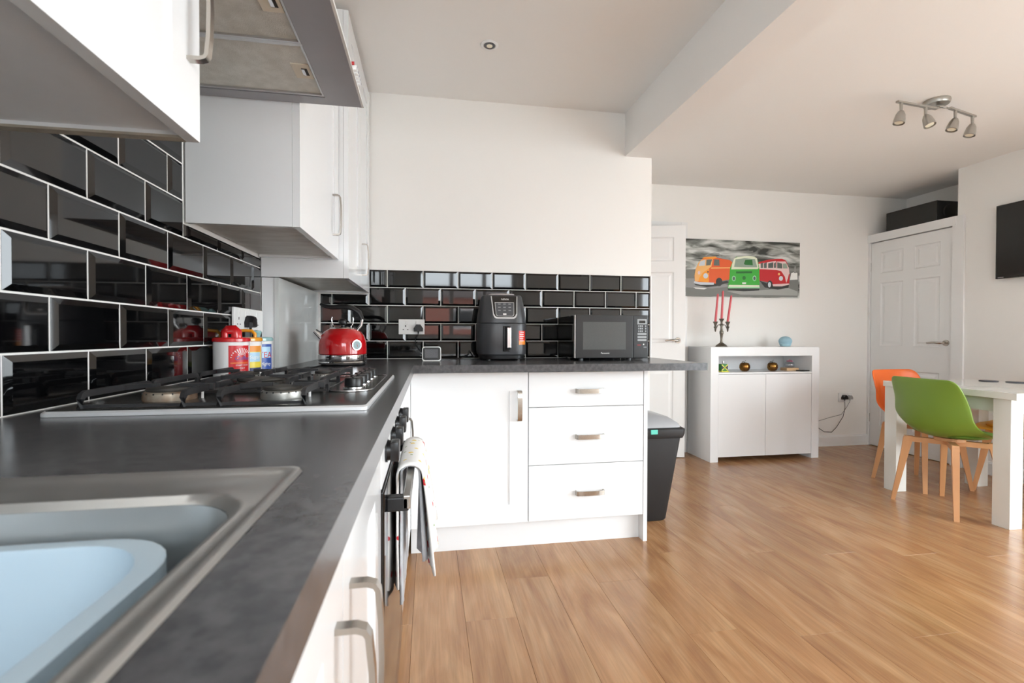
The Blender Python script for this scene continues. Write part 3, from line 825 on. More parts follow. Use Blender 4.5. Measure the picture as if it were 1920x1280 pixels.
dl = obj('dial', G().cyl(dc_, dc_+dd*.014, .0235, .0225, 28), 'chrome', kt, 40)
obj('dial_face', G().cyl(dc_+dd*.0141, dc_+dd*.0148, .0185, n=28), 'dial_face', dl, 40)
sd = dd.cross(Vector((0, 0, 1)))
obj('dial_needle', G().bar([dc_+dd*.0155-sd*.004-Vector((0, 0, .008)), dc_+dd*.0155+sd*.002+Vector((0, 0, .006))], .0016, .0006, dd), 'ink_red', dl)
tag(obj('kettle_cable', G().tube([(kx-.08, ky-.02, WT+.004), (-.46, 2.10, WT+.003), (-.52, 1.95, WT+.003), (-.565, 1.90, WT+.003)], .003, 6), 'cable_black', None, 50), 'black kettle cable lying on the worktop behind the hob', 'cable')

# canisters
def on_cyl(g, cx, cy, R, a0, zc, off=.0006):
    """wraps a flat XY mesh (x along the arc, y up, z outward) round a cylinder, x=0 at the angle a0"""
    for v in g.b.verts:
        a = a0 + v.co.x/R; r = R + off + v.co.z
        v.co = Vector((cx + r*math.cos(a), cy + r*math.sin(a), zc + v.co.y))
    return g
def patch(w, h, n=14):
    g = G(); P = [[(-w/2+w*i/n, -h/2+h*j, 0) for i in range(n+1)] for j in (0, 1)]
    return g.grid(P)
def canister(cx, cy, lidm, label, R=.0515, H=.112):
    t = thing('canister', label, 'canister', (cx, cy, WT), 'storage canisters by the left tiles')
    obj('jar', G().lathe([(R*.94, 0), (R, .003), (R, H-.002), (R*.97, H), (R*.5, H)], (cx, cy), 40, WT), 'white_ceramic', t, 40)
    ld = obj('lid', G().lathe([(R*1.0, H+.0003), (R*1.05, H+.002), (R*1.05, H+.010), (R*.98, H+.014), (R*.3, H+.016)], (cx, cy), 40, WT), lidm, t, 40)
    return t, ld, R
A0 = math.radians(-42)      # the labels look towards the room
t, ld, R = canister(-.620, 1.662, 'red_ceramic', 'white canister with red lid and red sunburst coffee label')
obj('lid_handle', G().tube([(-.620-.018, 1.655, WT+.127), (-.620-.018, 1.655, WT+.143), (-.620-.010, 1.655, WT+.151), (-.620+.010, 1.655, WT+.151), (-.620+.018, 1.655, WT+.143), (-.620+.018, 1.655, WT+.127)], [(.009, .016)]*6, 10), 'red_ceramic', ld, 60)
lb = obj('label', on_cyl(patch(.066, .096), -.620, 1.662, R, A0, WT+.0535, .0004), 'label_red', t, 60, fix=False)
g = G()
for i in range(13):
    a = math.radians(8 + i*164/12); c, s_ = math.cos(a), math.sin(a)
    p = lambda r, w: (c*r - s_*w, s_*r + c*w, 0)
    g.poly([p(.012, -.0005), p(.033, -.0016), p(.033, .0016), p(.012, .0005)])
obj('sunburst', on_cyl(g, -.620, 1.662, R, A0+.10, WT+.060, .0008), 'ink_white', lb, fix=False)
for txt, sz, dz, mt_, sh in (('Coffee', .0175, .0075, 'ink_blue', .25), ('START YOUR', .0068, -.014, 'ink_white', 0), ('DAY', .0085, -.0235, 'ink_white', 0), ('Simply', .0090, -.0335, 'ink_white', .2)):
    obj('lettering', on_cyl(text_g(txt, sz, 0, shear=sh), -.620, 1.662, R, A0+.12, WT+.0535+dz, .0011), mt_, lb, fix=False)
g = G()
for dz in (-.0055, -.0080): g.add(patch(.056, .0012).tr(0, dz, 0))
obj('stripe', on_cyl(g, -.620, 1.662, R, A0, WT+.0535, .0009), 'ink_orange', lb, fix=False)
t, ld, R = canister(-.620, 1.776, 'yellow_ceramic', 'white canister with orange loop-handled lid and yellow label')
obj('lid_handle', G().tube([(-.620-.034, 1.77, WT+.126), (-.620-.034, 1.77, WT+.138), (-.620-.024, 1.77, WT+.148), (-.620, 1.77, WT+.150), (-.620+.024, 1.77, WT+.148), (-.620+.034, 1.77, WT+.138), (-.620+.034, 1.77, WT+.126)], .0055, 10), 'yellow_ceramic', ld, 60)
lb = obj('label', on_cyl(patch(.066, .086), -.620, 1.776, R, A0, WT+.055, .0004), 'label_yellow', t, fix=False)
obj('label_band', on_cyl(patch(.066, .020), -.620, 1.776, R, A0, WT+.088, .0007), 'ink_orange', lb, fix=False)
obj('label_panel', on_cyl(patch(.054, .032), -.620, 1.776, R, A0, WT+.060, .0007), 'label_pale', lb, fix=False)
obj('lettering', on_cyl(text_g('Sugar', .017, 0, shear=.2), -.620, 1.776, R, A0+.08, WT+.060, .0011), 'ink_white', lb, fix=False)
obj('label_foot', on_cyl(patch(.066, .012), -.620, 1.776, R, A0, WT+.018, .0007), 'ink_navy', lb, fix=False)
t, ld, R = canister(-.620, 1.890, 'aqua_ceramic', 'white canister with pale aqua lid and blue tea label')
obj('lid_handle', G().lathe([(.010, .1265), (.012, .134), (.017, .143), (.014, .150), (.003, .152)], (-.620, 1.890), 20, WT), 'aqua_ceramic', ld, 50)
lb = obj('label', on_cyl(patch(.066, .096), -.620, 1.890, R, A0, WT+.054, .0004), 'label_blue', t, fix=False)
obj('label_panel', on_cyl(patch(.050, .040), -.620, 1.890, R, A0, WT+.072, .0007), 'label_pale', lb, fix=False)
obj('lettering', on_cyl(text_g('TEA', .030, 0), -.620, 1.890, R, A0+.05, WT+.062, .0011), 'ink_red', lb, fix=False)
obj('lettering', on_cyl(text_g('Mighty', .016, 0, shear=.2), -.620, 1.890, R, A0+.05, WT+.030, .0011), 'ink_white', lb, fix=False)

# smart clock
ck = thing('smart_clock', 'small tablet-like clock with pale rim on the worktop', 'clock', (.014, 2.56, WT))
tilt = Matrix.Translation((.014, 2.545, WT+.001)) @ Matrix.Rotation(math.radians(-12), 4, 'X')
P = lambda d, y: [(p[0], y, p[1]) for p in rrect(-.049+d, .049-d, 0+d, .076-d, .012, 0, 4)]
obj('casing', G().loft([P(.0, 0), P(.0, .008), P(.006, .016), P(.022, .045)]).xf(tilt), 'socket_white', ck, 40)
b_ = obj('bezel', G().loft([P(.004, -.0005), P(.004, -.0015)]).xf(tilt), 'black_plastic', ck, 40)
obj('screen', G().box(-.035, .033, -.0022, -.0012, .016, .062).xf(tilt), 'screen_dark', b_)
obj('foot', G().box(-.03, .03, 2.55-2.545+.01, .045, -.0005, .004).tr(.014, 2.545, WT+.0005), 'ink_grey', ck)

# air fryer
af = thing('air_fryer', 'charcoal air fryer with silver-faced handle and orange sticker', 'air fryer', (.397, 2.668, WT))
ax, ay = .397, 2.668
def sup(hx, hy, z, n=3.6, N=44):
    out = []
    for i in range(N):
        a = 2*PI*i/N; c, s_ = math.cos(a), math.sin(a)
        out.append((ax+hx*math.copysign(abs(c)**(2/n), c), ay+hy*math.copysign(abs(s_)**(2/n), s_), z))
    return out
obj('base', G().loft([sup(.112, .118, WT+.006), sup(.122, .128, WT+.010), sup(.124, .130, WT+.026)]), 'black_plastic', af, 40)
for sx in (-.08, .08):
    for sy in (-.09, .09): obj('foot', G().cyl((ax+sx, ay+sy, WT), (ax+sx, ay+sy, WT+.0062), .012, n=14), 'black_plastic', af, 40)
obj('basket_drawer', G().loft([sup(.124, .131, WT+.0262), sup(.132, .139, WT+.034), sup(.1345, .1415, WT+.06), sup(.1345, .1415, WT+.190), sup(.133, .140, WT+.198), sup(.13, .137, WT+.200)]), 'charcoal', af, 40)
obj('body', G().loft([sup(.130, .137, WT+.2002), sup(.133, .140, WT+.203), sup(.130, .137, WT+.235), sup(.118, .124, WT+.310), sup(.111, .117, WT+.345), sup(.106, .112, WT+.352), sup(.07, .08, WT+.356)]), 'charcoal', af, 40)
obj('top_vent', G().loft([sup(.072, .082, WT+.356), sup(.070, .080, WT+.362), sup(.05, .06, WT+.364)]), 'silver_paint', af, 40)
# control panel on the sloping front
zA, zB = WT+.220, WT+.345
yfr = lambda z: ay - (.1385 + (.1155-.1385)*(z-zA)/(zB-zA))
def pan(pts, d0, d1): return G().loft([[(ax+px, yfr(WT+pz)-d0, WT+pz) for px, pz in pts], [(ax+px, yfr(WT+pz)-d1, WT+pz) for px, pz in pts]])
O = [(-.072, .345), (-.062, .245), (-.054, .230), (-.044, .224), (.050, .224), (.060, .230), (.068, .245), (.072, .345)]
sc_ = lambda k, dz=0, P=O: [(x*k, .2845+(z-.2845)*k+dz) for x, z in P]
obj('panel_trim', pan(O, -.004, .0045), 'silver_paint', af)
cp = obj('control_panel', pan(sc_(.93, .004), .0046, .0062), 'black_gloss', af)
I = [(-.052, .312), (-.047, .245), (-.040, .236), (.044, .236), (.051, .245), (.052, .312)]
obj('keypad_frame', pan(I, .0063, .0070), 'silver_paint', cp)
kp = obj('keypad', pan([(x*.95, .274+(z-.274)*.93) for x, z in I], .0071, .0078), 'panel_grey', cp)
g = G()
for r in range(3):
    for c in range(3):
        bx = -.028+c*.028; bz = WT+.300-r*.017
        y = yfr(bz)-.0080
        for j in range(3): g.box(ax+bx-.007, ax+bx+.007, y-.0003, y, bz-.004+j*.0035, bz-.0027+j*.0035)
obj('key_marks', g, 'ink_grey', kp)
y = yfr(WT+.247)-.0082
obj('power_key', G().box(ax-.009, ax+.009, y-.0006, y+.0004, WT+.244, WT+.252, .0003), 'ink_white', kp)
tg = text_g('NINJA', .0155, .0002).xf(FACE_NY).tr(ax+.004, yfr(WT+.328)-.0068, WT+.327)
obj('brand_lettering', tg, 'ink_white', cp)
# handle
hz0, hz1 = WT+.050, WT+.186
hn = obj('handle', G().box(ax-.009, ax+.029, ay-.148, ay-.139, hz0, hz1, .004).box(ax+.000, ax+.026, ay-.186, ay-.147, hz1-.026, hz1-.004, .004).box(ax+.000, ax+.026, ay-.190, ay-.166, hz0+.012, hz1-.004, .006), 'black_plastic', af, 40)
obj('handle_face', G().box(ax+.005, ax+.026, ay-.194, ay-.189, hz0+.020, hz1-.010, .002), 'bright_steel', hn)
def on_fryer(u0, u1, z0, z1, off):
    P = []
    for z in (z0, z1):
        row = []
        for i in range(7):
            dx = u0+(u1-u0)*i/6
            row.append((ax+dx, ay-.1415*(1-abs(dx/.1345)**3.6)**(1/3.6)-off, z))
        P.append(row)
    return G().grid(P)
st = obj('sticker', on_fryer(.078, .116, WT+.085, WT+.160, .0006), 'sticker_red', af)
obj('sticker_band', on_fryer(.078, .116, WT+.085, WT+.108, .0010), 'sticker_orange', st)
g = G()
for j, (a, b) in enumerate(((.086, .108), (.082, .106), (.082, .110), (.082, .104), (.084, .108))): g.add(on_fryer(a, b, WT+.150-j*.0115, WT+.154-j*.0115, .0013))
obj('sticker_print', g, 'ink_white', st)

# microwave
mx0, mx1, my0, my1, mz0, mz1 = .768, 1.186, 2.475, 2.826, WT+.013, 1.157
mw = thing('microwave', 'black microwave oven with grey door window and keypad', 'microwave', ((mx0+mx1)/2, (my0+my1)/2, WT))
obj('casing', G().box(mx0+.003, mx1-.003, my0+.022, my1, mz0, mz1-.002, .004), 'black_gloss', mw)
for a in (mx0+.05, mx1-.09):
    for b in (my0+.05, my1-.06): obj('foot', G().cyl((a, b, WT), (a, b, mz0+.001), .014, n=16), 'panel_grey', mw, 40)
mW, mH = mx1-mx0, mz1-mz0
fr = lambda a, b, c, d, y0, y1, bv=0: G().box(mx0+a*mW, mx0+b*mW, y0, y1, mz1-d*mH, mz1-c*mH, bv)
dr = obj('door', fr(.012, .795, 0, 1, my0, my0+.0215, .003), 'black_plastic', mw)
obj('edge_strip', fr(0, .0115, .01, .99, my0+.002, my0+.0215), 'silver_paint', mw)
obj('window', fr(.109, .690, .165, .800, my0-.0008, my0+.001), 'mw_window', dr)
obj('brand_lettering', text_g('Panasonic', .0125, .0002).xf(FACE_NY).tr(mx0+.41*mW, my0-.0004, mz1-.885*mH), 'ink_white', dr)
ct = obj('control_panel', fr(.797, 1, 0, 1, my0, my0+.0215, .003), 'black_plastic', mw)
ds_ = obj('display_surround', fr(.850, .980, .090, .215, my0-.0008, my0+.001), 'ink_grey', ct)
obj('display', fr(.872, .960, .125, .185, my0-.0014, my0-.0006), 'black_gloss', ds_)
for r in range(3):
    g = G()
    for c in range(5):
        if c == 3: continue
        g.add(fr(.862+c*.024, .878+c*.024, .235+r*.060, .272+r*.060, my0-.0006, my0+.001))
    obj('key_marks', g, 'ink_grey', ct)
for r in range(3): obj('key_bar', fr(.852, .978, .415+r*.072, .462+r*.072, my0-.0012, my0+.001, .0004), 'ink_grey', ct)
obj('stop_mark', fr(.850, .900, .690, .704, my0-.0006, my0+.001), 'ink_red', ct)
obj('start_mark', fr(.930, .946, .665, .700, my0-.0006, my0+.001), 'ink_white', ct)
obj('key_marks', fr(.938, .980, .738, .755, my0-.0006, my0+.001), 'ink_grey', ct)

# ================================================================== DOORS
def panel_door(name, w, h, t=.036):
    zs = [(.20, .735), (.955, 1.545), (1.635, 1.835)]
    k_ = h/1.932; zs = [(a*k_, b*k_) for a, b in zs]
    st = .098; mid = .10; pw = (w-2*st-mid)/2
    cols = [(st, st+pw), (st+pw+mid, w-st)]
    g = G().box(0, w, .007, t, 0, h)
    g.box(0, st, 0, .007, 0, h).box(w-st, w, 0, .007, 0, h).box(st+pw, st+pw+mid, 0, .007, 0, h)
    ed = [0] + [v for p in zs for v in p] + [h]
    for a, b in cols:
        for q in range(0, len(ed), 2): g.box(a, b, 0, .007, ed[q], ed[q+1])
    o = struct(name, g, 'trim_paint')
    for a, b in cols:
        for z0, z1 in zs:
            rg = lambda i, y: [(a+i, y, z0+i), (b-i, y, z0+i), (b-i, y, z1-i), (a+i, y, z1-i)]
            obj('door_panel', G().loft([rg(.001, .0075), rg(.001, .0005), rg(.010, .0062), rg(.024, .0062), rg(.040, .0022)], cap0=False), 'trim_paint', o)
    return o
def lever(o, x, z, dirx):
    r = obj('handle', G().cyl((x, -.0005, z), (x, -.009, z), .026, .024, 24), 'nickel', o, 40)
    obj('lever', G().tube([(x, -.008, z), (x, -.040, z), (x+dirx*.012, -.050, z), (x+dirx*.06, -.052, z+.003), (x+dirx*.115, -.050, z-.001)], [.009, .009, .009, .0085, .0075], 12), 'nickel', r, 50)
d1 = panel_door('door_1', .762, 1.98)
lever(d1, .762-.062, 1.0, -1)
d1.location = (1.418, 3.982, .006); d1.rotation_euler = (0, 0, -math.radians(14.2))
g = G().box(DX0-.045, DX0-.001, YF-.016, YF, 0, 2.055).box(DX0, DX1, YF-.016, YF, 2.012, 2.055).box(DX1+.001, DX1+.06, YF-.016, YF, 0, 2.055)
struct('trim_1', g, 'trim_paint')

d2 = panel_door('door_2', .730, 1.924)
lever(d2, .730-.045, .985, -1)
for z in (.26, 1.70): obj('hinge', G().cyl((-.004, .004, z-.04), (-.004, .004, z+.04), .006, n=12), 'steel', d2, 40)
d2.location = (XR, 3.966, .006); d2.rotation_euler = (0, 0, -PI/2)
g = G().box(XR-.022, XA-.002, 3.2065, YF-.001, 1.937, 2.010)       # boxed top of the cupboard, a shelf for the speaker
g.box(XR-.012, XR+.05, 3.970, YF-.001, 0, 1.937).box(XR-.016, XR-.001, 3.145, 3.232, 0, 2.010)
struct('trim_2', g, 'trim_paint')

# ================================================================== DINING END
# sideboard
sx0, sx1, sy0, sy1, sz = 2.285, 3.302, 3.616, 3.968, .952
sb = thing('sideboard', 'white two-door sideboard with an open display niche', 'sideboard', ((sx0+sx1)/2, (sy0+sy1)/2, 0))
pt, tt = .070, .074
g = G().box(sx0, sx0+pt, sy0, sy1, 0, sz-tt).box(sx1-pt, sx1, sy0, sy1, 0, sz-tt).box(sx0, sx1, sy0, sy1, sz-tt, sz)
obj('frame', g, 'white_satin', sb)
nz0, nz1 = .728, .742
obj('shelf', G().box(sx0+pt, sx1-pt, sy0+.004, sy1-.012, nz0, nz1), 'white_satin', sb)
obj('back_panel', G().box(sx0+pt, sx1-pt, sy1-.011, sy1-.003, .05, sz-tt), 'white_satin', sb)
obj('bottom_panel', G().box(sx0+pt, sx1-pt, sy0+.024, sy1-.012, .045, .063), 'white_satin', sb)
xm = (sx0+sx1)/2
for a, b in ((sx0+pt+.002, xm-.0015), (xm+.0015, sx1-pt-.002)): obj('door', G().box(a, b, sy0+.002, sy0+.021, .040, nz0-.003, .001), 'white_satin', sb)
# things on it
cd = thing('candelabra', 'antique pewter three-arm candelabra on the sideboard', 'candelabra', (2.487, 3.78, sz))
cx, cy = 2.487, 3.78
obj('stem', G().lathe([(.048, 0), (.049, .006), (.040, .016), (.026, .026), (.014, .034), (.009, .055), (.010, .080), (.013, .105), (.016, .112), (.017, .130), (.011, .140), (.009, .165), (.008, .185), (.015, .194), (.009, .200), (.008, .212), (.012, .222), (.021, .238), (.022, .241), (.010, .241)], (cx, cy), 24, sz), 'pewter', cd, 40)
for s in (-1, 1):
    ex = cx+s*.058
    ar = obj('arm', G().tube([(cx, cy, sz+.165), (cx+s*.018, cy, sz+.190), (cx+s*.036, cy, sz+.186), (cx+s*.050, cy, sz+.160), (ex, cy, sz+.150)], .004, 8), 'pewter', cd, 60)
    obj('candle_cup', G().lathe([(.003, .128), (.006, .136), (.009, .158), (.016, .170), (.008, .176), (.010, .190), (.020, .213), (.021, .216), (.010, .216)], (ex, cy), 20, sz), 'pewter', ar, 40)
def candle(x, z0, z1, lean, label):
    o = obj('candle', G().tube([(x, cy, z0), (x+lean*.5, cy, (z0+z1)/2), (x+lean*.93, cy, z1-.012), (x+lean, cy, z1)], [.0100, .0090, .0085, .003], 12), 'candle_red', None, 60)
    return tag(o, label, 'candle', 'candles in the candelabra')
candle(cx-.058, sz+.2165, 1.408, .022, 'left red taper candle of the candelabra')
candle(cx, sz+.2415, 1.436, .012, 'tall middle red taper candle of the candelabra')
candle(cx+.058, sz+.2165, 1.398, .034, 'right red taper candle of the candelabra, leaning right')
ec = thing('smart_speaker', 'pale blue ball-shaped smart speaker on the sideboard', 'speaker', (3.115, 3.79, sz))
obj('base_ring', G().lathe([(.030, 0), (.040, .004), (.048, .022), (.02, .022)], (3.115, 3.79), 32, sz), 'echo_base', ec, 40)
g = G(); n = 14
prof = [(.0485, .0222)] + [(.0535*math.cos(a), .048+.043*math.sin(a)) for a in [math.radians(-30+120*i/n) for i in range(n)]] + [(.001, .091)]
obj('fabric_ball', g.lathe(prof, (3.115, 3.79), 32, sz), 'echo_blue', ec, 60)
# things in the niche
Zs = nz1
bt = thing('flag_bottle', 'small square bottle with green, yellow and black flag in the niche', 'bottle', (2.452, 3.70, Zs))
X0, Y0 = 2.452, 3.70
obj('base', G().box(X0-.036, X0+.036, Y0-.030, Y0+.030, Zs, Zs+.008, .002), 'flag_yellow', bt)
bo = obj('bottle', G().box(X0-.030, X0+.030, Y0-.022, Y0+.022, Zs+.0082, Zs+.066, .004), 'flag_green', bt)
yq = Y0-.0225
for s in (-1, 1): obj('flag_triangle', G().prism([(X0+s*.029, yq, Zs+.014), (X0+s*.029, yq, Zs+.060), (X0+s*.005, yq, Zs+.037)], (0, -.0006, 0)), 'flag_black', bo)
for s in (-1, 1): obj('flag_stripe', G().bar([(X0-s*.028, yq-.0008, Zs+.012), (X0+s*.028, yq-.0008, Zs+.062)], .0004, .008, (0, 0, 1)), 'flag_yellow', bo)
obj('stopper', G().lathe([(.007, .0662), (.007, .074), (.010, .076), (.008, .092), (.002, .094)], (X0, Y0), 16, Zs), 'silver_paint', bt, 40)
def apple(x, y, label):
    a = thing('bronze_apple', label, 'ornament', (x, y, Zs), 'bronze apples in the niche')
    obj('apple', G().lathe([(.004, .003), (.018, 0), (.034, .010), (.043, .032), (.042, .052), (.032, .070), (.018, .075), (.006, .068)], (x, y), 28, Zs), 'apple_bronze', a, 60)
    obj('stalk', G().tube([(x, y, Zs+.066), (x+.002, y, Zs+.082), (x+.007, y, Zs+.096)], [.0022, .0018, .002], 8), 'pewter', a, 60)
    obj('leaf', G().loft([[(x-.003, y, Zs+.078), (x, y-.006, Zs+.079), (x+.002, y, Zs+.080)], [(x-.018, y, Zs+.085), (x-.016, y-.013, Zs+.083), (x-.014, y, Zs+.087)], [(x-.032, y, Zs+.078), (x-.031, y-.002, Zs+.077), (x-.030, y, Zs+.079)]]), 'brass_dark', a)
apple(2.668, 3.72, 'bronze apple ornament in the niche, next to the flag bottle')
apple(2.935, 3.72, 'bronze apple ornament in the niche, nearer the glass ornament')
bk = tag(obj('wood_block', G().box(3.075, 3.195, 3.72, 3.80, Zs, Zs+.024, .003), 'block_wood'), 'small pale wooden block in the niche under the glass ornament', 'block')
gl = thing('glass_ornament', 'clear round glass ornament with pink flower on the wooden block', 'ornament', (3.135, 3.76, Zs+.024))
obj('glass_body', G().lathe([(.018, 0), (.034, .004), (.042, .022), (.036, .042), (.026, .052), (.028, .056)], (3.135, 3.76), 28, Zs+.024), 'clear_ornament', gl, 60)
g = G()
for i in range(6):
    a = i*PI/3; g.sph((3.135+.016*math.cos(a), 3.76+.016*math.sin(a), Zs+.082), .011, (1, 1, .7), 10)
g.sph((3.135, 3.76, Zs+.088), .009, n=10)
obj('flower', g, 'pink_flower', gl, 60)
tag(obj('phone', G().box(3.145, 3.225, 3.632, 3.70, Zs, Zs+.010, .003), 'black_plastic'), 'flat black phone lying at the right end of the niche', 'phone')

# canvas print of three camper vans
c0, c1, cz0, cz1 = 2.250, 3.400, 1.400, 1.911
cv = thing('canvas_print', 'wide canvas print of orange, green and red camper vans under grey clouds', 'picture', ((c0+c1)/2, YF-.015, cz0))
obj('canvas', G().box(c0, c1, YF-.030, YF-.001, cz0, cz1, .002), 'cloud_print', cv)
def uv(x, y):
    u = (x-122)/1646; t = 115+95*u; b = 957+35*u
    return (c0+u*(c1-c0), cz1-(y-t)/(b-t)*(cz1-cz0))
for nm_, c_ in (('p_road', (122, 124, 120)), ('p_road2', (166, 168, 164)), ('p_dark', (48, 48, 46)), ('p_orange', (232, 96, 36)), ('p_peach', (246, 186, 110)), ('p_yel', (248, 160, 40)),
                ('p_green', (64, 176, 58)), ('p_dgreen', (34, 110, 40)), ('p_cream', (232, 236, 212)), ('p_mint', (160, 220, 170)), ('p_red', (200, 34, 40)), ('p_pink', (236, 206, 204)),
                ('p_glass', (150, 168, 150)), ('p_glass2', (96, 104, 98)), ('p_chrome', (208, 214, 220)), ('p_brown', (120, 60, 40)), ('p_white', (240, 240, 236)), ('p_grey', (150, 150, 148))):
    mat(nm_, c_, .55)
_lay = [0]
def art(name, pts, material, parent, layer):
    y = YF-.0302-.00025*layer
    return obj(name, G().prism([(uv(*p)[0], y, uv(*p)[1]) for p in pts], (0, -.0002, 0)), material, parent)
def ell(x, y, rx, ry, n=18): return [(x+rx*math.cos(2*PI*i/n), y+ry*math.sin(2*PI*i/n)) for i in range(n)]
rd = art('road', [(126, 570), (300, 566), (900, 590), (1500, 618), (1752, 625), (1740, 984), (126, 955)], 'p_road', cv, 0)
art('road_streak', [(126, 700), (480, 700), (760, 820), (500, 850), (126, 830)], 'p_grey', rd, 1)
art('road_streak', [(230, 830), (420, 845), (380, 862), (260, 850)], 'p_white', rd, 2)
art('road_streak', [(700, 890), (1180, 880), (1600, 850), (1738, 900), (1736, 960), (900, 940)], 'p_road2', rd, 1)
art('petrol_pump', [(1640, 640), (1690, 620), (1730, 640), (1735, 730), (1620, 735)], 'p_white', rd, 2)
art('petrol_pump', [(1688, 540), (1706, 540), (1712, 640), (1680, 640)], 'p_grey', rd, 3)
# orange van
v = art('orange_van', [(262, 560), (300, 470), (350, 420), (400, 395), (540, 400), (740, 440), (775, 470), (765, 560), (740, 720), (620, 740), (560, 780), (250, 750), (245, 660)], 'p_orange', cv, 4)
art('van_shadow', [(235, 770), (520, 770), (700, 740), (735, 760), (560, 815), (420, 830), (260, 800)], 'p_dark', v, 3)
art('van_front', [(262, 560), (300, 470), (345, 425), (500, 420), (480, 530), (440, 560), (360, 620), (310, 700), (300, 745), (250, 745), (246, 650)], 'p_peach', v, 5)
art('van_front', [(300, 745), (312, 690), (370, 610), (450, 555), (445, 760)], 'p_yel', v, 6)
art('van_roof', [(350, 410), (380, 390), (540, 385), (560, 405), (500, 418)], 'p_yel', v, 6)
art('windscreen', [(300, 520), (325, 450), (395, 430), (390, 515)], 'p_chrome', v, 7)
art('windscreen', [(405, 515), (410, 430), (490, 425), (465, 510)], 'p_glass2', v, 7)
art('side_window', [(510, 515), (520, 425), (590, 430), (595, 520)], 'p_glass2', v, 7)
art('side_panel', [(610, 440), (735, 455), (745, 520), (610, 528)], 'p_orange', v, 7)
art('trim_line', [(480, 545), (745, 545), (745, 558), (470, 560)], 'p_peach', v, 7)
art('headlamp', ell(400, 665, 34, 38), 'p_chrome', v, 7)
art('indicator', ell(432, 608, 12, 12), 'p_brown', v, 7)
art('badge', ell(308, 618, 18, 26), 'p_pink', v, 7)
art('bumper', [(240, 740), (310, 755), (520, 765), (515, 795), (330, 795), (235, 772)], 'p_chrome', v, 7)
art('wheel', ell(590, 755, 46, 62), 'p_dark', v, 7)
art('roof_rack', [(390, 372), (430, 342), (520, 328), (590, 338), (612, 385), (600, 392), (580, 350), (520, 340), (435, 354), (402, 384)], 'p_grey', v, 6)
# red van
v = art('red_van', [(1140, 480), (1280, 445), (1420, 430), (1500, 430), (1560, 460), (1600, 560), (1612, 640), (1610, 790), (1380, 810), (1290, 760), (1165, 740), (1160, 560)], 'p_red', cv, 4)
art('van_shadow', [(1170, 740), (1330, 800), (1605, 800), (1600, 845), (1440, 872), (1250, 840)], 'p_dark', v, 3)
art('side_band', [(1150, 500), (1410, 460), (1425, 590), (1165, 575)], 'p_pink', v, 5)
for a, b in ((1185, 1220), (1232, 1275), (1295, 1370), (1380, 1410)): art('side_window', [(a, 495), (b, 478), (b, 560), (a, 560)], 'p_glass2', v, 6)
art('van_front', [(1425, 590), (1420, 470), (1550, 470), (1600, 560), (1612, 650), (1565, 775), (1545, 690), (1490, 610)], 'p_pink', v, 5)
art('van_front', [(1580, 760), (1600, 660), (1614, 640), (1612, 780)], 'p_red', v, 6)
art('windscreen', [(1430, 565), (1428, 480), (1500, 500), (1505, 570)], 'p_glass2', v, 6)
art('windscreen', [(1515, 570), (1510, 500), (1565, 500), (1585, 570)], 'p_glass', v, 6)
art('headlamp', ell(1485, 712, 30, 34), 'p_chrome', v, 7)
art('indicator', ell(1456, 650, 16, 18), 'p_peach', v, 7)
art('bumper', [(1360, 795), (1600, 785), (1612, 800), (1500, 826), (1370, 824)], 'p_pink', v, 7)
wh = art('wheel', ell(1322, 800, 40, 60), 'p_dark', v, 7)
art('hub_cap', ell(1316, 800, 22, 38), 'p_chrome', v, 8)
# green van
v = art('green_van', [(742, 560), (790, 440), (830, 395), (1000, 382), (1100, 398), (1140, 440), (1165, 560), (1172, 850), (712, 850), (735, 700)], 'p_green', cv, 9)
art('van_shadow', [(712, 845), (1172, 845), (1165, 882), (940, 892), (720, 872)], 'p_dark', v, 8)
art('van_roof', [(770, 500), (800, 420), (850, 395), (1000, 382), (1090, 395), (1130, 420), (1155, 560), (1140, 575), (760, 575)], 'p_cream', v, 10)
art('windscreen', [(800, 540), (820, 430), (950, 415), (1100, 430), (1135, 550), (960, 548)], 'p_glass', v, 11)
art('windscreen_shade', [(940, 500), (960, 440), (1060, 440), (1070, 520), (960, 510)], 'p_dgreen', v, 12)
art('grille', [(830, 605), (1060, 605), (1060, 635), (830, 635)], 'p_dgreen', v, 11)
for hx in (798, 1095):
    hl = art('headlamp', ell(hx, 706, 28, 40), 'p_mint', v, 11)
    art('lamp_glass', ell(hx, 708, 17, 26), 'p_glass2', v, 12)
art('badge', ell(945, 700, 24, 28), 'p_dgreen', v, 11)
art('number_plate', [(918, 765), (975, 765), (972, 788), (920, 788)], 'p_white', v, 11)
art('bumper', [(728, 798), (1165, 805), (1172, 850), (715, 845)], 'p_cream', v, 11)
art('bumper_edge', [(718, 828), (1170, 832), (1172, 852), (714, 848)], 'p_mint', v, 12)

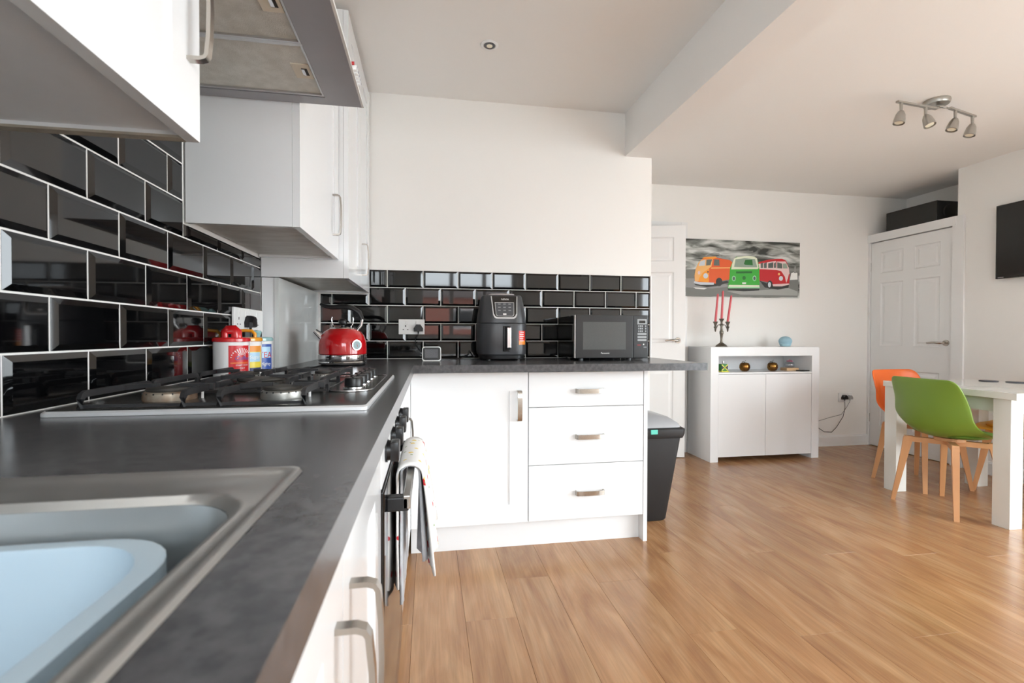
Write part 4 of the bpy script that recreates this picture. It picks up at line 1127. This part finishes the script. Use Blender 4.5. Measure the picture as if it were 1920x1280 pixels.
# far wall socket, plugs and leads
socket('wall_socket', 'white double socket low on the far wall beside the sideboard', (3.925, YF, .462), 0)
plug('black adaptor plug in the low far wall socket', (3.905, YF-.0098, .458), 0, 'black_plastic', True)
plug('white adaptor plug beside the black adaptor in the far wall socket', (3.962, YF-.0098, .458), 0, 'ink_grey')
tag(obj('charger_lead', G().tube([(3.905, YF-.022, .424), (3.90, YF-.03, .36), (3.88, YF-.03, .28), (3.81, YF-.028, .18), (3.76, YF-.026, .135), (3.68, YF-.026, .142), (3.60, YF-.03, .19), (3.50, YF-.035, .22), (3.33, YF-.04, .24)], .0028, 6), 'cable_black', None, 50), 'dark lead drooping from the black adaptor to the sideboard', 'cable')
tag(obj('charger_lead', G().tube([(3.962, YF-.022, .424), (3.93, YF-.02, .37), (3.87, YF-.022, .30), (3.74, YF-.024, .275), (3.62, YF-.022, .245), (3.33, YF-.022, .262)], .0022, 6), 'cable_grey', None, 50), 'thin grey lead running from the white adaptor to the sideboard', 'cable')

# table
tX0, tX1, tY0, tY1, tH = 3.068, 3.862, 2.050, 2.812, .742
tb = thing('dining_table', 'glossy white square dining table with thick square legs', 'table', ((tX0+tX1)/2, (tY0+tY1)/2, 0))
obj('table_top', G().box(tX0, tX1, tY0, tY1, tH-.038, tH, .002), 'table_white', tb)
lw = .085; i_ = .018
for a in (tX0+i_, tX1-i_-lw):
    for b in (tY0+i_+.018, tY1-i_-lw+.020): obj('leg', G().box(a, a+lw, b, b+lw, 0, tH-.0385, .002), 'table_white', tb)
for b in (tY0+.055, tY1-.075): obj('apron', G().box(tX0+i_+lw, tX1-i_-lw, b, b+.02, tH-.118, tH-.0385), 'table_white', tb)
for a in (tX0+.055, tX1-.075): obj('apron', G().box(a, a+.02, tY0+.036+lw, tY1+.002-lw, tH-.118, tH-.0385), 'table_white', tb)
tag(obj('coaster', G().lathe([(.048, 0), (.050, .002), (.048, .005), (.01, .005)], (3.735, 2.655), 28, tH), 'coaster', None, 40), 'dark round coaster on the white table, further from the camera', 'coaster', 'coasters on the table')
tag(obj('coaster', G().lathe([(.048, 0), (.050, .002), (.048, .005), (.01, .005)], (3.80, 2.545), 28, tH), 'coaster', None, 40), 'dark round coaster on the white table, at the right picture edge', 'coaster', 'coasters on the table')

# chairs
def chair(label, col, loc, rot):
    t = thing('dining_chair', label, 'chair', (0, 0, 0), 'moulded shell chairs round the table')
    # centre line (y, z), half width, and how far the rim swings forward / up at the sides
    prof = [(.215, .432, .150, 0, 0), (.200, .446, .185, 0, .004), (.150, .447, .205, 0, .012), (.06, .438, .218, 0, .030), (-.04, .436, .226, .005, .058), (-.12, .444, .230, .015, .088),
            (-.168, .466, .230, .035, .105), (-.196, .505, .228, .058, .100), (-.212, .56, .222, .070, .080), (-.219, .62, .216, .066, .055), (-.226, .68, .212, .055, .035),
            (-.233, .74, .204, .042, .018), (-.238, .778, .192, .030, .006), (-.241, .796, .165, .020, 0)]
    P = []
    for y, z, w, dy, dz in prof:
        row = []
        for i in range(13):
            u = -1+2*i/12; q = abs(u)**2.2
            row.append((u*w, y + dy*q, z + dz*q))
        P.append(row)
    sh = obj('seat_shell', G().grid(P), 'chair_'+col, t, 70)
    md = sh.modifiers.new('thick', 'SOLIDIFY'); md.thickness = .009; md.offset = 0
    sb_ = sh.modifiers.new('round', 'SUBSURF'); sb_.levels = 1; sb_.render_levels = 1
    g = G(); n = 24
    pad = lambda k_, z: [(k_*.185*math.copysign(abs(math.cos(2*PI*i/n))**.7, math.cos(2*PI*i/n)), .03+k_*.165*math.copysign(abs(math.sin(2*PI*i/n))**.7, math.sin(2*PI*i/n)), z) for i in range(n)]
    obj('cushion', g.loft([pad(.80, .4435), pad(.98, .456), pad(1., .464), pad(.94, .472), pad(.5, .475)]), 'pad_'+col, t, 60)
    f = obj('cross_frame', G().bar([(-.145, -.145, .400), (.145, .145, .400)], .034, .030).bar([(-.145, .145, .4005), (.145, -.145, .4005)], .034, .030).cyl((0, 0, .414), (0, 0, .432), .075, n=20), 'beech', t)
    for sx in (-1, 1):
        for sy in (-1, 1):
            d = Vector((sx, sy, 0)).normalized()
            p = lambda r, z: Vector((d.x*r, d.y*r, z))
            s_ = Vector((-d.y, d.x, 0))
            R_ = lambda r, z, a, b: [p(r+a, z)+s_*b, p(r-a, z)+s_*b, p(r-a, z)-s_*b, p(r+a, z)-s_*b]
            obj('leg', G().loft([R_(.268, 0, .011, .012), R_(.242, .14, .014, .014), R_(.208, .33, .020, .016), R_(.196, .40, .024, .017), R_(.192, .418, .022, .016)]), 'beech', t, 30)
    t.location = loc; t.rotation_euler = (0, 0, rot)
    return t
chair('green moulded shell chair with beech legs, back turned to the kitchen', 'green', (3.125, 2.425, 0), -PI/2)
chair('orange moulded shell chair with beech legs behind the green chair', 'orange', (3.435, 2.855, 0), PI)
chair('yellow moulded shell chair half hidden behind the near table leg', 'yellow', (3.800, 2.455, 0), PI/2-.22)

# television, loudspeaker
tv = thing('television', 'black flat-screen television on the right wall', 'television', (4.15, 2.42, 1.47))
obj('casing', G().box(4.128, 4.150, 1.94, 2.902, 1.468, 2.006, .003), 'tv_rim', tv)
obj('screen', G().box(4.1265, 4.1285, 1.952, 2.892, 1.486, 1.996), 'tv_black', tv)
obj('brand_mark', G().box(4.1262, 4.1282, 2.85, 2.885, 1.474, 1.479), 'ink_grey', tv)
obj('wall_bracket', G().box(4.150, XR-.0005, 2.25, 2.60, 1.60, 1.88), 'black_satin', tv)
sp = thing('loudspeaker', 'long black loudspeaker on top of the cupboard door frame', 'loudspeaker', (4.38, 3.64, 2.010))
obj('cabinet', G().box(4.247, 4.52, 3.410, 3.868, 2.012, 2.197, .003), 'speaker_side', sp)
obj('grille', G().box(4.236, 4.2475, 3.410, 3.868, 2.012, 2.197, .002), 'speaker_black', sp)
pr = obj('port_ring', G().cyl((4.36, 3.4105, 2.105), (4.36, 3.4035, 2.105), .060, .056, 28), 'black_satin', sp, 40)
obj('port_cone', G().cyl((4.36, 3.4034, 2.105), (4.36, 3.4020, 2.105), .044, .02, 28), 'speaker_side', pr, 40)
for a in (3.45, 3.83):
    for b in (4.27, 4.49): obj('foot', G().cyl((b, a, 2.010), (b, a, 2.0125), .012, n=12), 'black_plastic', sp)

# ceiling lamps
dl = thing('downlight', 'recessed round downlight in the kitchen ceiling', 'downlight', (.284, 2.287, ZK))
obj('rim', G().lathe([(.042, -.0005), (.043, -.003), (.030, -.006), (.026, -.002), (.026, -.0005)], (.284, 2.287), 32, ZK), 'white_satin', dl, 40)
obj('inner_ring', G().lathe([(.0258, -.0060), (.0258, -.0040), (.017, -.0030), (.016, -.0045)], (.284, 2.287), 28, ZK), 'panel_grey', dl, 40)
obj('bulb', G().lathe([(.0160, -.0035), (.014, -.0070), (.006, -.0085), (.001, -.0087)], (.284, 2.287), 24, ZK), 'lamp_lens', dl, 40)

sl = thing('spotlight_bar', 'silver ceiling bar with four adjustable spotlights over the dining end', 'spotlight', (2.83, 2.29, ZD))
obj('ceiling_plate', G().lathe([(.062, -.0005), (.064, -.010), (.058, -.026), (.02, -.030)], (2.845, 2.300), 32, ZD), 'spot_metal', sl, 40)
zb = 2.318
obj('link_arm', G().bar([(2.792, 2.262, zb), (2.815, 2.268, zb+.012), (2.845, 2.29, zb+.026), (2.865, 2.285, zb+.026), (2.880, 2.268, zb+.012), (2.868, 2.244, zb)], .016, .008), 'spot_metal', sl, 50)
A = [Vector((2.505, 2.232, zb)), Vector((2.800, 2.263, zb))]; B = [Vector((2.862, 2.243, zb)), Vector((3.120, 2.306, zb))]
for p, q in (A, B): obj('bar', G().bar([p, q], .016, .010), 'spot_metal', sl)
for (p, q), ts in ((A, (.10, .72)), (B, (.22, .90))):
    for n_, t_ in enumerate(ts):
        b0 = p.lerp(q, t_) + Vector((0, 0, -.005)); e0 = b0 + Vector((0, 0, -.042))
        stx = obj('spot_stem', G().cyl(b0, e0, .008, .007, 12), 'spot_metal', sl, 40)
        dirv = {0: Vector((-.22, .0, -1)), 1: Vector((.02, -.35, -1))}[n_] if p is A[0] else {0: Vector((-.32, .05, -1)), 1: Vector((-.26, .05, -1))}[n_]
        dirv.normalize()
        rot = Vector((0, 0, 1)).rotation_difference(dirv).to_matrix().to_4x4()
        mt_ = Matrix.Translation(e0) @ rot
        hs = obj('spot_head', G().lathe([(.006, -.004), (.014, .004), (.022, .022), (.0265, .050), (.028, .070), (.0255, .071), (.024, .060), (.01, .058)], (0, 0), 24).xf(mt_), 'spot_metal', stx, 50)
        obj('bulb', G().lathe([(.022, .0605), (.020, .066), (.008, .069), (.001, .0695)], (0, 0), 20).xf(mt_), 'lamp_lens', hs, 50)
